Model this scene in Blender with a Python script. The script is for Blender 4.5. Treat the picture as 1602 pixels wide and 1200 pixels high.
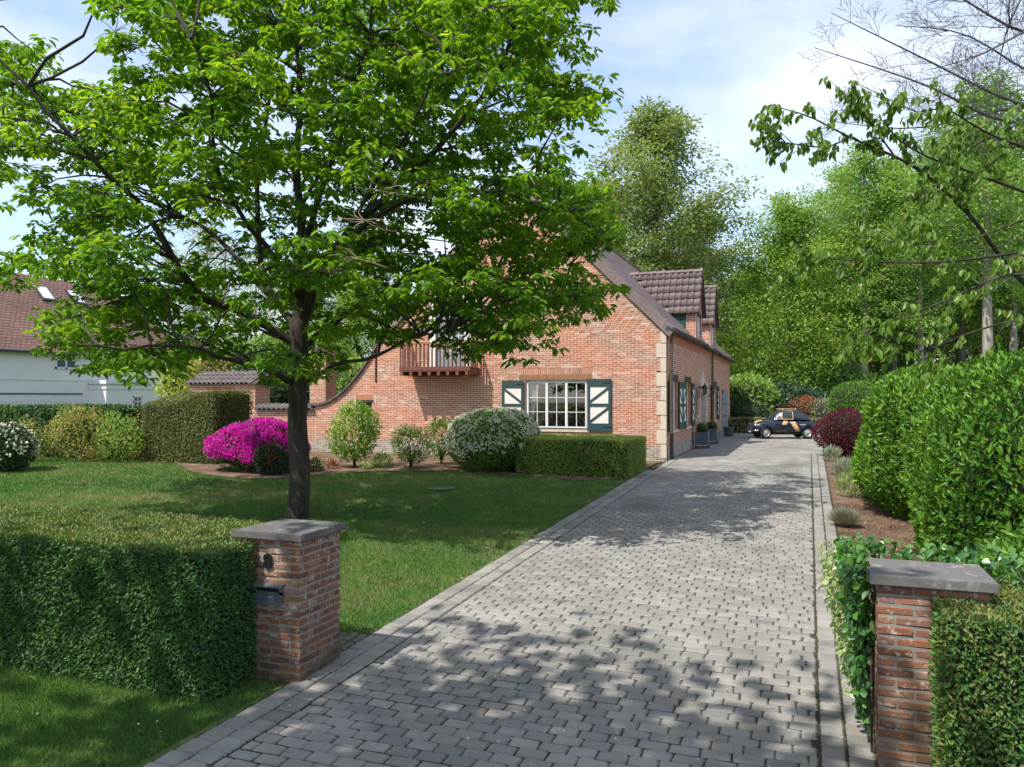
import bpy, bmesh, math, random
import numpy as np
from mathutils import Vector
for o in list(bpy.data.objects): bpy.data.objects.remove(o)
SC = bpy.context.scene
COL = SC.collection
random.seed(7)
R = np.random.default_rng(11)
PI = math.pi
rad = math.radians
A = np.array

# ------------------------------------------------------------------ camera
# World frame: origin at the foot of the house corner, +y along the driveway away from the gate, +x to the right.
FPX = 1246.0; HZ = 621.0; CZ = 2.45
PITCH = math.atan((HZ - 600) / FPX); YAW = math.atan(465 / FPX)
CAMX, CAMY = 3.984, -23.84
cam = bpy.data.cameras.new('camera'); camo = bpy.data.objects.new('camera', cam); COL.objects.link(camo)
camo.location = (CAMX, CAMY, CZ); camo.rotation_euler = (PI / 2 + PITCH, 0, YAW)
cam.sensor_width = 36; cam.lens = 36 * FPX / 1602; cam.clip_start = .1; cam.clip_end = 3000
SC.camera = camo

# ------------------------------------------------------------------ light
SUNV = Vector((-.40, -.70, 1.25)).normalized()        # towards the sun
SC.world = bpy.data.worlds.new('World'); SC.world.use_nodes = True
wn = SC.world.node_tree.nodes; wl = SC.world.node_tree.links; wn.clear()
wo = wn.new('ShaderNodeOutputWorld'); bg = wn.new('ShaderNodeBackground'); sky = wn.new('ShaderNodeTexSky')
sky.sky_type = 'NISHITA'; sky.sun_disc = False
sky.sun_elevation = math.asin(SUNV.z); sky.sun_rotation = math.atan2(SUNV.x, SUNV.y)
sky.air_density = 1.0; sky.dust_density = 1.2; sky.ozone_density = 1.3
tc = wn.new('ShaderNodeTexCoord'); mp = wn.new('ShaderNodeMapping'); mp.inputs['Scale'].default_value = (1.0, 1.0, 2.6); mp.inputs['Location'].default_value = (.35, .2, .5)
nz = wn.new('ShaderNodeTexNoise'); nz.inputs['Scale'].default_value = 2.1; nz.inputs['Detail'].default_value = 7; nz.inputs['Roughness'].default_value = .52
cr = wn.new('ShaderNodeValToRGB'); cr.color_ramp.elements[0].position = .42; cr.color_ramp.elements[1].position = .66
cr.color_ramp.elements[0].color = (.12, .12, .12, 1); cr.color_ramp.elements[1].color = (.95, .95, .95, 1)
mx = wn.new('ShaderNodeMixRGB'); mx.inputs['Color2'].default_value = (4.2, 4.45, 4.85, 1)
bg.inputs['Strength'].default_value = .115
wl.new(tc.outputs['Generated'], mp.inputs['Vector']); wl.new(mp.outputs[0], nz.inputs['Vector']); wl.new(nz.outputs['Fac'], cr.inputs['Fac'])
wl.new(cr.outputs['Color'], mx.inputs['Fac']); wl.new(sky.outputs[0], mx.inputs['Color1']); wl.new(mx.outputs[0], bg.inputs['Color']); wl.new(bg.outputs[0], wo.inputs[0])
sl = bpy.data.lights.new('sun', 'SUN'); sl.energy = 2.75; sl.angle = rad(.55); sl.color = (1, .95, .87)
so = bpy.data.objects.new('sun', sl); COL.objects.link(so); so.rotation_euler = SUNV.to_track_quat('Z', 'Y').to_euler(); so.location = (-20, -30, 40)
SC.view_settings.view_transform = 'Standard'; SC.view_settings.look = 'None'; SC.view_settings.gamma = 1
SC.view_settings.exposure = 1.26; SC.view_settings.use_curve_mapping = False
SC.cycles.max_bounces = 7; SC.cycles.transparent_max_bounces = 6; SC.cycles.use_denoising = True

# ------------------------------------------------------------------ measuring helpers (points of the place estimated from the photograph)
def ray(px, py):
    x = (px - 801) / FPX; z = (600 - py) / FPX
    d = A([x, math.cos(PITCH) - z * math.sin(PITCH), math.sin(PITCH) + z * math.cos(PITCH)])
    c, s = math.cos(YAW), math.sin(YAW)
    return A([c * d[0] - s * d[1], s * d[0] + c * d[1], d[2]])
CAM = A([CAMX, CAMY, CZ])
def tz(x, y):
    w = 23.73 + .9369 * y - .3496 * x
    return np.clip(.0313 * (w - 6.2), 0, .55)
def G(px, py):
    r = ray(px, py); lo, hi = .5, 900
    for _ in range(60):
        m = (lo + hi) / 2; p = CAM + r * m
        if p[2] > tz(p[0], p[1]): lo = m
        else: hi = m
    p = CAM + r * lo
    return float(p[0]), float(p[1]), float(tz(p[0], p[1]))
def AT(px, py, Y):
    """point at distance Y along the view axis"""
    r = ray(px, py); d = -r[0] * math.sin(YAW) + r[1] * math.cos(YAW)
    return CAM + r * (Y / d)
def PLY(px, py, y0): r = ray(px, py); return CAM + r * ((y0 - CAMY) / r[1])
def PLX(px, py, x0): r = ray(px, py); return CAM + r * ((x0 - CAMX) / r[0])

# ------------------------------------------------------------------ materials
def new_mat(name):
    m = bpy.data.materials.new(name); m.use_nodes = True
    return m, m.node_tree.nodes, m.node_tree.links, m.node_tree.nodes['Principled BSDF']
def ramp(n, cols, pos=None):
    r = n.new('ShaderNodeValToRGB'); e = r.color_ramp.elements
    k = len(cols); pos = pos or [i / (k - 1) for i in range(k)]
    e[0].position = pos[0]; e[0].color = (*cols[0], 1); e[1].position = pos[-1]; e[1].color = (*cols[-1], 1)
    for i in range(1, k - 1):
        q = e.new(pos[i]); q.color = (*cols[i], 1)
    return r
def rnd_node(n, l):
    """random value of the piece: attribute 'rnd' plus the object's own random"""
    at = n.new('ShaderNodeAttribute'); at.attribute_name = 'rnd'; oi = n.new('ShaderNodeObjectInfo')
    ad = n.new('ShaderNodeMath'); ad.operation = 'ADD'; fr = n.new('ShaderNodeMath'); fr.operation = 'FRACT'
    l.new(at.outputs['Fac'], ad.inputs[0]); l.new(oi.outputs['Random'], ad.inputs[1]); l.new(ad.outputs[0], fr.inputs[0])
    return fr.outputs[0]
def noise(n, l, scale, detail=4, rough=.55, coord='Object', stretch=None):
    t = n.new('ShaderNodeTexCoord') if coord != 'Pos' else n.new('ShaderNodeNewGeometry')
    o = t.outputs['Position'] if coord == 'Pos' else t.outputs[coord]
    if stretch:
        mpn = n.new('ShaderNodeMapping'); mpn.inputs['Scale'].default_value = stretch; l.new(o, mpn.inputs[0]); o = mpn.outputs[0]
    z = n.new('ShaderNodeTexNoise'); z.inputs['Scale'].default_value = scale; z.inputs['Detail'].default_value = detail; z.inputs['Roughness'].default_value = rough
    l.new(o, z.inputs['Vector']); return z.outputs['Fac']
def mixc(n, l, f, a, b, mode='MIX'):
    m = n.new('ShaderNodeMixRGB'); m.blend_type = mode
    for s, v in (('Fac', f), ('Color1', a), ('Color2', b)):
        if isinstance(v, (int, float)): m.inputs[s].default_value = v
        elif isinstance(v, tuple): m.inputs[s].default_value = (*v, 1)
        else: l.new(v, m.inputs[s])
    return m.outputs[0]
def step(n, l, v, lo, hi):
    m = n.new('ShaderNodeMapRange'); m.inputs[1].default_value = lo; m.inputs[2].default_value = hi; l.new(v, m.inputs[0]); return m.outputs[0]
def bump(n, l, b, h, s, d=.02):
    k = n.new('ShaderNodeBump'); k.inputs['Strength'].default_value = s; k.inputs['Distance'].default_value = d
    l.new(h, k.inputs['Height']); l.new(k.outputs[0], b.inputs['Normal'])
def M_plain(name, c, rough=.6, metal=0, var=.12, scale=6, spec=.4, coat=0, bmp=.15):
    m, n, l, b = new_mat(name)
    f = noise(n, l, scale, 5, .6, 'Pos')
    d = tuple(max(0, x * (1 - var)) for x in c); e = tuple(min(1, x * (1 + var)) for x in c)
    r = ramp(n, [d, e], [.3, .7]); l.new(f, r.inputs[0]); l.new(r.outputs[0], b.inputs['Base Color'])
    b.inputs['Roughness'].default_value = rough; b.inputs['Metallic'].default_value = metal; b.inputs['Specular IOR Level'].default_value = spec
    b.inputs['Coat Weight'].default_value = coat
    if bmp: bump(n, l, b, noise(n, l, scale * 8, 4, .6, 'Pos'), bmp, .01)
    return m
def M_brick(name, cols, white=.35, wscale=9, moss=0.0, wt=.60):
    m, n, l, b = new_mat(name)
    rr = rnd_node(n, l); r = ramp(n, cols); l.new(rr, r.inputs[0])
    big = noise(n, l, .8, 3, .5, 'Pos'); fine = noise(n, l, 45, 5, .65, 'Pos')
    c = mixc(n, l, .35, r.outputs[0], fine, 'OVERLAY')
    w = noise(n, l, wscale, 6, .7, 'Pos'); wf = step(n, l, w, wt, wt + .14)
    ml = n.new('ShaderNodeMath'); ml.operation = 'MULTIPLY'; ml.inputs[1].default_value = white; l.new(wf, ml.inputs[0])
    c = mixc(n, l, ml.outputs[0], c, (.62, .55, .48))
    if moss:
        g = n.new('ShaderNodeNewGeometry'); s = n.new('ShaderNodeSeparateXYZ'); l.new(g.outputs['Position'], s.inputs[0])
        lo = step(n, l, s.outputs['Z'], .62, .05); mm = n.new('ShaderNodeMath'); mm.operation = 'MULTIPLY'; l.new(lo, mm.inputs[0])
        l.new(step(n, l, noise(n, l, 4, 4, .6, 'Pos'), .3, .62), mm.inputs[1])
        m2 = n.new('ShaderNodeMath'); m2.operation = 'MULTIPLY'; m2.inputs[1].default_value = moss; l.new(mm.outputs[0], m2.inputs[0])
        c = mixc(n, l, m2.outputs[0], c, (.055, .048, .028))
    l.new(c, b.inputs['Base Color']); b.inputs['Roughness'].default_value = .88; b.inputs['Specular IOR Level'].default_value = .25
    bump(n, l, b, fine, .5, .006)
    return m
def M_leaf(name, cols, trans=.35, rough=.45, tcol=None, pos=None, spec=.35):
    m, n, l, b = new_mat(name)
    at = n.new('ShaderNodeAttribute'); at.attribute_name = 'rnd'
    r = ramp(n, cols, pos); l.new(at.outputs['Fac'], r.inputs[0])
    l.new(r.outputs[0], b.inputs['Base Color']); b.inputs['Roughness'].default_value = rough; b.inputs['Specular IOR Level'].default_value = spec
    if trans:
        t = n.new('ShaderNodeBsdfTranslucent'); tcx = mixc(n, l, 1.0, r.outputs[0], tcol or (1.7, 1.5, .55), 'MULTIPLY'); l.new(tcx, t.inputs[0])
        ms = n.new('ShaderNodeMixShader'); ms.inputs[0].default_value = trans
        l.new(b.outputs[0], ms.inputs[1]); l.new(t.outputs[0], ms.inputs[2]); l.new(ms.outputs[0], n['Material Output'].inputs[0])
    return m
def M_bark(name, c1, c2, scale=7, lichen=(.16, .17, .11)):
    m, n, l, b = new_mat(name)
    f = noise(n, l, scale, 7, .65, 'Pos', (1, 1, .25)); r = ramp(n, [c1, c2], [.35, .68]); l.new(f, r.inputs[0])
    c = mixc(n, l, step(n, l, noise(n, l, 3, 5, .6, 'Pos'), .56, .72), r.outputs[0], lichen)
    l.new(c, b.inputs['Base Color']); b.inputs['Roughness'].default_value = .9; bump(n, l, b, f, .9, .03); return m
MT = {}
brickcols = [(0.418, 0.16, 0.09), (0.469, 0.194, 0.116), (0.347, 0.123, 0.068), (0.5, 0.238, 0.157), (0.428, 0.175, 0.095), (0.357, 0.167, 0.125), (0.449, 0.184, 0.099), (0.581, 0.378, 0.286)]
MT['brick'] = M_brick('house brick', brickcols, .55, 5)
MT['brick_side'] = MT['brick']
MT['plinth'] = M_brick('plinth brick', [(.20, .17, .15), (.27, .2, .17), (.36, .32, .29), (.24, .20, .19)], .5, 6)
MT['pbrick'] = M_brick('pillar brick', [(.17, .07, .042), (.25, .105, .055), (.14, .062, .05), (.28, .14, .08), (.19, .085, .055), (.25, .16, .13), (.25, .10, .05), (.12, .06, .045)], .75, 16, .95, .54)
MT['mortar'] = M_plain('mortar', (.68, .60, .51), .95, scale=4)
MT['pmortar'] = M_brick('pillar mortar', [(.22, .20, .175), (.27, .25, .22)], .2, 20, .9)
MT['quoin'] = M_plain('quoin stone', (.55, .46, .37), .9, scale=5, var=.14)
MT['bluestone'] = M_brick('bluestone', [(.095, .092, .09), (.125, .12, .116)], .4, 6, 0, .55)
MT['soil'] = M_plain('soil', (.11, .075, .05), 1, scale=3, var=.4, bmp=.8)
MT['wood'] = M_plain('oak', (.27, .13, .055), .7, scale=9, var=.25)
MT['redwood'] = M_plain('stained balcony wood', (.15, .055, .035), .6, scale=9, var=.2)
MT['darkwood'] = M_plain('dark lintel', (.045, .035, .028), .8, scale=9)
MT['green'] = M_plain('shutter green', (.028, .062, .068), .45, var=.06, scale=2)
MT['green2'] = M_plain('bottle green shutter', (.02, .055, .03), .45, var=.1)
MT['cladding'] = M_plain('dormer cladding', (.018, .062, .046), .55, var=.2, scale=3)
MT['white'] = M_plain('white paint', (.72, .72, .70), .4, var=.04, scale=2)
MT['offwhite'] = M_plain('shutter white', (.70, .66, .62), .5, var=.05, scale=3)
MT['curtain'] = M_plain('curtain', (.5, .52, .5), .9, var=.1)
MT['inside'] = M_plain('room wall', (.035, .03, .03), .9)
MT['zinc'] = M_plain('zinc', (.07, .075, .085), .45, metal=.3, var=.15)
MT['pipe'] = M_plain('pipe', (.10, .075, .06), .45, metal=.2, var=.15)
MT['black'] = M_plain('black iron', (.012, .012, .013), .45, var=.2)
MT['planter'] = M_plain('planter zinc', (.09, .11, .13), .55, var=.2, scale=4)
MT['doorblue'] = M_plain('grey blue door', (.22, .27, .31), .5, var=.06)
MT['render'] = M_plain('white render', (.74, .74, .72), .9, var=.04, scale=1.2)
MT['steel'] = M_plain('mailbox steel', (.17, .20, .22), .4, metal=.5, var=.12, scale=7)
MT['chrome'] = M_plain('chrome', (.65, .65, .66), .15, metal=1, var=.02, bmp=0)
def tilemat(name, cols):
    m, n, l, b = new_mat(name); rr = rnd_node(n, l); r = ramp(n, cols); l.new(rr, r.inputs[0])
    c = mixc(n, l, .5, r.outputs[0], noise(n, l, 14, 5, .6, 'Pos'), 'OVERLAY')
    c = mixc(n, l, step(n, l, noise(n, l, 6, 5, .7, 'Pos'), .60, .72), c, (.13, .125, .10))
    l.new(c, b.inputs['Base Color']); b.inputs['Roughness'].default_value = .62; bump(n, l, b, noise(n, l, 60, 3, .6, 'Pos'), .3, .005); return m
MT['tile'] = tilemat('roof tile', [(.085, .06, .058), (.12, .085, .08), (.10, .075, .08), (.16, .11, .09), (.09, .068, .07)])
MT['walltile'] = tilemat('wall tile', [(.075, .06, .06), (.11, .09, .09), (.09, .075, .075), (.13, .11, .105)])
def glassm():
    m, n, l, b = new_mat('window glass'); n.remove(b)
    tr = n.new('ShaderNodeBsdfTransparent'); tr.inputs[0].default_value = (.75, .8, .78, 1); gl = n.new('ShaderNodeBsdfGlossy'); gl.inputs['Roughness'].default_value = .015
    fr = n.new('ShaderNodeFresnel'); fr.inputs[0].default_value = 1.5; ad = n.new('ShaderNodeMath'); ad.operation = 'ADD'; ad.inputs[1].default_value = .15
    ms = n.new('ShaderNodeMixShader'); l.new(fr.outputs[0], ad.inputs[0]); l.new(ad.outputs[0], ms.inputs[0]); l.new(tr.outputs[0], ms.inputs[1]); l.new(gl.outputs[0], ms.inputs[2])
    l.new(ms.outputs[0], n['Material Output'].inputs[0]); return m
MT['glass'] = glassm()
# foliage
MT['lf_main'] = M_leaf('main tree leaves', [(0.051, 0.139, 0.021), (0.095, 0.226, 0.025), (0.177, 0.327, 0.04), (0.309, 0.466, 0.064)], .55, .42, (1.9, 1.6, .4))
MT['lf_hedge'] = M_leaf('yew foliage', [(0.023, 0.057, 0.021), (0.039, 0.105, 0.029), (0.069, 0.163, 0.033), (0.127, 0.187, 0.039), (0.17, 0.165, 0.05)], .2, .5)
MT['lf_hedge2'] = M_leaf('clipped hedge foliage', [(0.101, 0.185, 0.043), (0.17, 0.276, 0.056), (0.254, 0.337, 0.075), (0.373, 0.399, 0.108)], .22, .55)
MT['lf_beige'] = M_leaf('beige green hedge', [(.10, .12, .05), (.18, .19, .08), (.27, .25, .13)], .25, .5)
MT['lf_cherry'] = M_leaf('cherry leaves', [(.05, .12, .015), (.09, .19, .025), (.15, .26, .04), (.22, .30, .08)], .45, .4)
MT['lf_olive'] = M_leaf('tall yew foliage', [(0.057, 0.083, 0.025), (0.103, 0.136, 0.036), (0.154, 0.177, 0.049), (0.228, 0.228, 0.074)], .18, .6)
MT['lf_laurel'] = M_leaf('laurel leaves', [(0.025, 0.084, 0.016), (0.055, 0.155, 0.02), (0.11, 0.244, 0.026), (0.207, 0.355, 0.047)], .28, .42, spec=.25)
MT['lf_lime'] = M_leaf('fresh green leaves', [(0.088, 0.192, 0.035), (0.145, 0.287, 0.051), (0.233, 0.359, 0.071), (0.349, 0.431, 0.117)], .42, .5)
MT['lf_mid'] = M_leaf('wood leaves', [(0.09, 0.197, 0.064), (0.146, 0.287, 0.078), (0.224, 0.376, 0.098), (0.336, 0.448, 0.14)], .42, .5)
MT['lf_beech'] = M_leaf('beech leaves', [(0.095, 0.16, 0.07), (0.153, 0.225, 0.085), (0.228, 0.3, 0.113), (0.323, 0.375, 0.154)], .4, .5)
MT['lf_blue'] = M_leaf('conifer needles', [(0.045, 0.102, 0.068), (0.08, 0.147, 0.09), (0.124, 0.192, 0.112)], .15, .6)
MT['lf_pine'] = M_leaf('sparse spring twig leaves', [(0.15, 0.18, 0.09), (0.225, 0.24, 0.135), (0.3, 0.3, 0.195)], .35, .6)
MT['lf_dark'] = M_leaf('rhododendron leaves', [(0.019, 0.052, 0.026), (0.039, 0.085, 0.039), (0.078, 0.117, 0.065)], .15, .35)
MT['lf_shrub'] = M_leaf('shrub leaves', [(0.055, 0.118, 0.025), (0.092, 0.185, 0.034), (0.148, 0.252, 0.047)], .3, .4)
MT['lf_yellow'] = M_leaf('golden shrub leaves', [(.12, .18, .03), (.22, .26, .05), (.34, .30, .10), (.42, .32, .16)], .35, .5)
MT['lf_gold'] = M_leaf('golden false cypress', [(.22, .32, .04), (.34, .44, .06), (.45, .52, .10)], .35, .5)
MT['lf_silver'] = M_leaf('silver variegated leaves', [(.10, .15, .09), (.20, .26, .17), (.42, .46, .36)], .25, .5)
MT['lf_red'] = M_leaf('copper red leaves', [(.22, .05, .02), (.36, .10, .05), (.30, .12, .06), (.12, .12, .04)], .3, .45, (1.5, .8, .6))
MT['lf_burg'] = M_leaf('burgundy maple leaves', [(.055, .006, .016), (.10, .010, .028), (.16, .02, .045)], .3, .45, (1.5, .7, .8))
MT['lf_ivy'] = M_leaf('ivy leaves', [(0.022, 0.083, 0.021), (0.044, 0.135, 0.026), (0.099, 0.229, 0.037), (0.066, 0.156, 0.073)], .25, .3, spec=.5)
MT['lf_varieg'] = M_leaf('variegated leaves', [(.12, .22, .06), (.28, .36, .14), (.45, .50, .28)], .3, .45)
MT['lf_lav'] = M_leaf('lavender stems', [(.16, .18, .14), (.24, .25, .20), (.32, .31, .25)], .2, .7)
MT['fl_mag'] = M_leaf('magenta petals', [(.42, .005, .26), (.55, .01, .36), (.68, .04, .48)], .35, .5, (1.3, .8, 1.2))
MT['fl_white'] = M_leaf('cream white petals', [(.56, .56, .36), (.70, .69, .52), (.78, .77, .66)], .25, .5, (1, 1, 1))
MT['fl_red'] = M_leaf('red petals', [(.45, .015, .02), (.6, .03, .03)], .3, .5, (1.2, .8, .8))
MT['bark'] = M_bark('dark bark', (.018, .014, .010), (.062, .050, .036), lichen=(.085, .085, .055))
MT['bark2'] = M_bark('forest bark', (.07, .055, .04), (.17, .14, .11))
MT['barkpale'] = M_bark('pale bark', (.20, .18, .15), (.38, .34, .29))
MT['barkpine'] = M_bark('orange pine bark', (.20, .09, .045), (.34, .17, .09))
MT['twig'] = M_bark('bare twigs', (.06, .055, .065), (.12, .11, .12))
MT['twig_pale'] = M_plain('dry twigs', (.28, .22, .13), .9)

# ------------------------------------------------------------------ mesh building
class MB:
    def __init__(s): s.v = []; s.f = {}; s.r = []; s.n = 0
    def add(s, V, F, r=0.0):
        V = np.asarray(V, float).reshape(-1, 3); F = np.asarray(F, int)
        s.v.append(V); s.f.setdefault(F.shape[1], []).append(F + s.n)
        s.r.append(np.full(len(V), r, float) if np.isscalar(r) else np.asarray(r, float)); s.n += len(V)
        return s
    def box(s, x0, x1, y0, y1, z0, z1, r=0.0):
        V = [(x, y, z) for z in (z0, z1) for x, y in ((x0, y0), (x1, y0), (x1, y1), (x0, y1))]
        return s.add(V, [(0, 3, 2, 1), (4, 5, 6, 7), (0, 1, 5, 4), (1, 2, 6, 5), (2, 3, 7, 6), (3, 0, 4, 7)], r)
    def tube(s, P, rr, k=6, cap=False, r=0.0):
        P = np.asarray(P, float); n = len(P); rr = np.broadcast_to(rr, n)
        T = np.gradient(P, axis=0); T /= np.linalg.norm(T, axis=1)[:, None] + 1e-9
        ref = A([0, 0, 1.]) if abs(T[0][2]) < .9 else A([1., 0, 0])
        U = np.cross(T, ref); U /= np.linalg.norm(U, axis=1)[:, None] + 1e-9; W = np.cross(T, U)
        a = np.arange(k) * 2 * PI / k
        V = (P[:, None] + rr[:, None, None] * (np.cos(a)[None, :, None] * U[:, None] + np.sin(a)[None, :, None] * W[:, None])).reshape(-1, 3)
        i, j = np.meshgrid(np.arange(n - 1), np.arange(k), indexing='ij'); j2 = (j + 1) % k
        F = np.stack([i * k + j, i * k + j2, (i + 1) * k + j2, (i + 1) * k + j], -1).reshape(-1, 4)
        s.add(V, F, r)
        if cap:
            for e, q in ((0, P[0]), (n - 1, P[-1])):
                s.add(np.vstack([V[e * k:(e + 1) * k], q]), [(t, (t + 1) % k, k) for t in range(k)], r)
        return s
    def build(s, name, mat, parent=None, smooth=False):
        me = bpy.data.meshes.new(name)
        if s.n:
            V = np.concatenate(s.v); me.vertices.add(len(V)); me.vertices.foreach_set('co', V.ravel())
            L = []; tot = []
            for k, fs in s.f.items():
                F = np.concatenate(fs); L.append(F.ravel()); tot.append(np.full(len(F), k))
            L = np.concatenate(L); tot = np.concatenate(tot); st = np.concatenate([[0], np.cumsum(tot)[:-1]])
            me.loops.add(len(L)); me.loops.foreach_set('vertex_index', L.astype(np.int32))
            me.polygons.add(len(tot)); me.polygons.foreach_set('loop_start', st.astype(np.int32)); me.polygons.foreach_set('loop_total', tot.astype(np.int32))
            me.polygons.foreach_set('use_smooth', np.full(len(tot), bool(smooth)))
            at = me.attributes.new('rnd', 'FLOAT', 'POINT'); at.data.foreach_set('value', np.concatenate(s.r).astype(np.float32))
            me.update(calc_edges=True)
        me.materials.append(mat if not isinstance(mat, str) else MT[mat])
        o = bpy.data.objects.new(name, me); COL.objects.link(o)
        if parent is not None: o.parent = parent
        return o
def tag(o, label=None, cat=None, group=None, kind=None):
    for k, v in (('label', label), ('category', cat), ('group', group), ('kind', kind)):
        if v: o[k] = v
    return o
def empty(name, label=None, cat=None, group=None):
    o = bpy.data.objects.new(name, None); COL.objects.link(o); o.empty_display_size = .2
    return tag(o, label, cat, group)
def copy_thing(root, loc, rz, sc, label):
    def rec(o, parent):
        c = o.copy(); COL.objects.link(c)
        if parent is not None: c.parent = parent
        for ch in o.children: rec(ch, c)
        return c
    c = rec(root, None); c.location = loc; c.rotation_euler = (0, 0, rz); c.scale = (sc if hasattr(sc, '__len__') else (sc,) * 3); c['label'] = label
    return c
def inst(name, me, parent, loc, rot=None, scale=None):
    o = bpy.data.objects.new(name, me); COL.objects.link(o); o.parent = parent; o.location = loc
    if rot is not None: o.rotation_euler = rot
    if scale is not None: o.scale = scale
    return o

# leaves: P base points, D leaf directions, N leaf normals
def nrm(v): return v / (np.linalg.norm(v, axis=1)[:, None] + 1e-9)
def leafmesh(mb, P, D, N, L, W, r, fine=False):
    n = len(P)
    if n == 0: return
    D = nrm(D); S = nrm(np.cross(D, N)); N = np.cross(S, D)
    L = np.broadcast_to(L, n)[:, None]; W = np.broadcast_to(W, n)[:, None]
    if fine:
        V = np.stack([P, P + D * L * .32 + S * W * .5 + N * W * .16, P + D * L * .72 + S * W * .38 + N * W * .08, P + D * L - N * L * .14,
                      P + D * L * .72 - S * W * .38 + N * W * .08, P + D * L * .32 - S * W * .5 + N * W * .16], 1).reshape(-1, 3)
        i = np.arange(n)[:, None] * 6
        F = np.concatenate([i + A([[0, 1, 2, 3]]), i + A([[0, 3, 4, 5]])]); mb.add(V, F, np.repeat(r, 6))
    else:
        V = np.stack([P, P + D * L * .45 + S * W * .5 + N * W * .15, P + D * L, P + D * L * .45 - S * W * .5 + N * W * .15], 1).reshape(-1, 3)
        i = np.arange(n)[:, None] * 4
        F = np.concatenate([i + A([[0, 1, 2]]), i + A([[0, 2, 3]])]); mb.add(V, F, np.repeat(r, 4))
def rv(n): return nrm(R.normal(size=(n, 3)))
def sample_surf(V, F, dens):
    V = np.asarray(V, float); F = np.asarray(F, int)
    T = np.concatenate([F[:, [0, 1, 2]], F[:, [0, 2, 3]]]) if F.shape[1] == 4 else F
    a, b, c = V[T[:, 0]], V[T[:, 1]], V[T[:, 2]]; cr_ = np.cross(b - a, c - a); ar = np.linalg.norm(cr_, axis=1) / 2
    n = int(ar.sum() * dens); k = R.choice(len(T), n, p=ar / ar.sum()); u = np.sqrt(R.random(n))[:, None]; w = R.random(n)[:, None]
    P = a[k] * (1 - u) + b[k] * u * (1 - w) + c[k] * u * w
    return P, nrm(cr_[k])
def clump(P, s, seed=0):
    """cheap smooth 3-D noise in 0..1"""
    g = np.random.default_rng(seed); v = 0
    for k in range(5):
        d = g.normal(size=3); d /= np.linalg.norm(d); v = v + np.sin(P @ d * s * (1 + .5 * k) + g.random() * 6) / (1 + .25 * k)
    return .5 + .5 * v / 3.6
def foliage(mb, V, F, dens, L, W, up=.35, out=.6, jit=.7, depth=.05, fine=False, base=.5, var=.25, cl=3.0, seed=0, lump=0.0, topl=.0, cull=True, colv=.5):
    P, N = sample_surf(V, F, dens)
    if cull:
        kp = ((N * (CAM - P)).sum(1) / np.linalg.norm(CAM - P, axis=1) > -.45) | (N[:, 2] > .6); P, N = P[kp], N[kp]
    n = len(P); c = clump(P, cl, seed)
    P = P + N * ((R.random(n) - .75) * depth + (c - .5) * lump)[:, None]
    D = N * out + A([0, 0, up]) + rv(n) * jit
    r = np.clip(base + (c - .5) * colv + R.normal(size=n) * var, 0.01, .99)
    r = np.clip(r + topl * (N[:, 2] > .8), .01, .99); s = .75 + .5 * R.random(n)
    leafmesh(mb, P, D, N + rv(n) * .5 + A([0, 0, .3]), L * s, W * s, r, fine)
def ball(c, rx, ry, rz, nu=20, nv=14, lump=.0, seed=0, zmin=None, sq=1.0):
    u, v = np.meshgrid(np.linspace(0, 2 * PI, nu, endpoint=False), np.linspace(0.02, PI - .02, nv), indexing='ij')
    f = lambda t: np.sign(t) * np.abs(t) ** sq
    P = np.stack([f(np.cos(u)) * f(np.sin(v)), f(np.sin(u)) * f(np.sin(v)), f(np.cos(v))], -1).reshape(-1, 3)
    s = 1 + lump * (clump(P * 2.2, 1.4, seed) - .5) * 2
    P = P * s[:, None] * A([rx, ry, rz]) + A(c)
    if zmin is not None: P[:, 2] = np.maximum(P[:, 2], zmin)
    i, j = np.meshgrid(np.arange(nu), np.arange(nv - 1), indexing='ij'); i2 = (i + 1) % nu
    F = np.stack([i * nv + j, i * nv + j + 1, i2 * nv + j + 1, i2 * nv + j], -1).reshape(-1, 4)
    return P, F
def boxmesh(x0, x1, y0, y1, zt, nx=10, ny=6, z0=None, rnd_=.0, bottom=True, nz=5):
    """closed sheet of a clipped hedge: sides follow the ground, zt(x,y) the top"""
    V = []; F = []
    def patch(fn, a, b):
        o = len(V)
        for i in range(a + 1):
            for j in range(b + 1): V.append(fn(i / a, j / b))
        for i in range(a):
            for j in range(b): F.append((o + i * (b + 1) + j, o + (i + 1) * (b + 1) + j, o + (i + 1) * (b + 1) + j + 1, o + i * (b + 1) + j + 1))
    zb = lambda x, y: float(tz(x, y))
    def side(xa, ya, xb, yb, n):
        def fn(s, t):
            x = xa + (xb - xa) * s; y = ya + (yb - ya) * s; b_ = zb(x, y); return (x, y, b_ + (zt(x, y) - b_) * t)
        patch(fn, n, nz)
    side(x0, y0, x1, y0, nx); side(x1, y0, x1, y1, ny); side(x1, y1, x0, y1, nx); side(x0, y1, x0, y0, ny)
    patch(lambda s, t: (x0 + (x1 - x0) * s, y0 + (y1 - y0) * t, zt(x0 + (x1 - x0) * s, y0 + (y1 - y0) * t)), nx, ny)
    return A(V), A(F)

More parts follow.
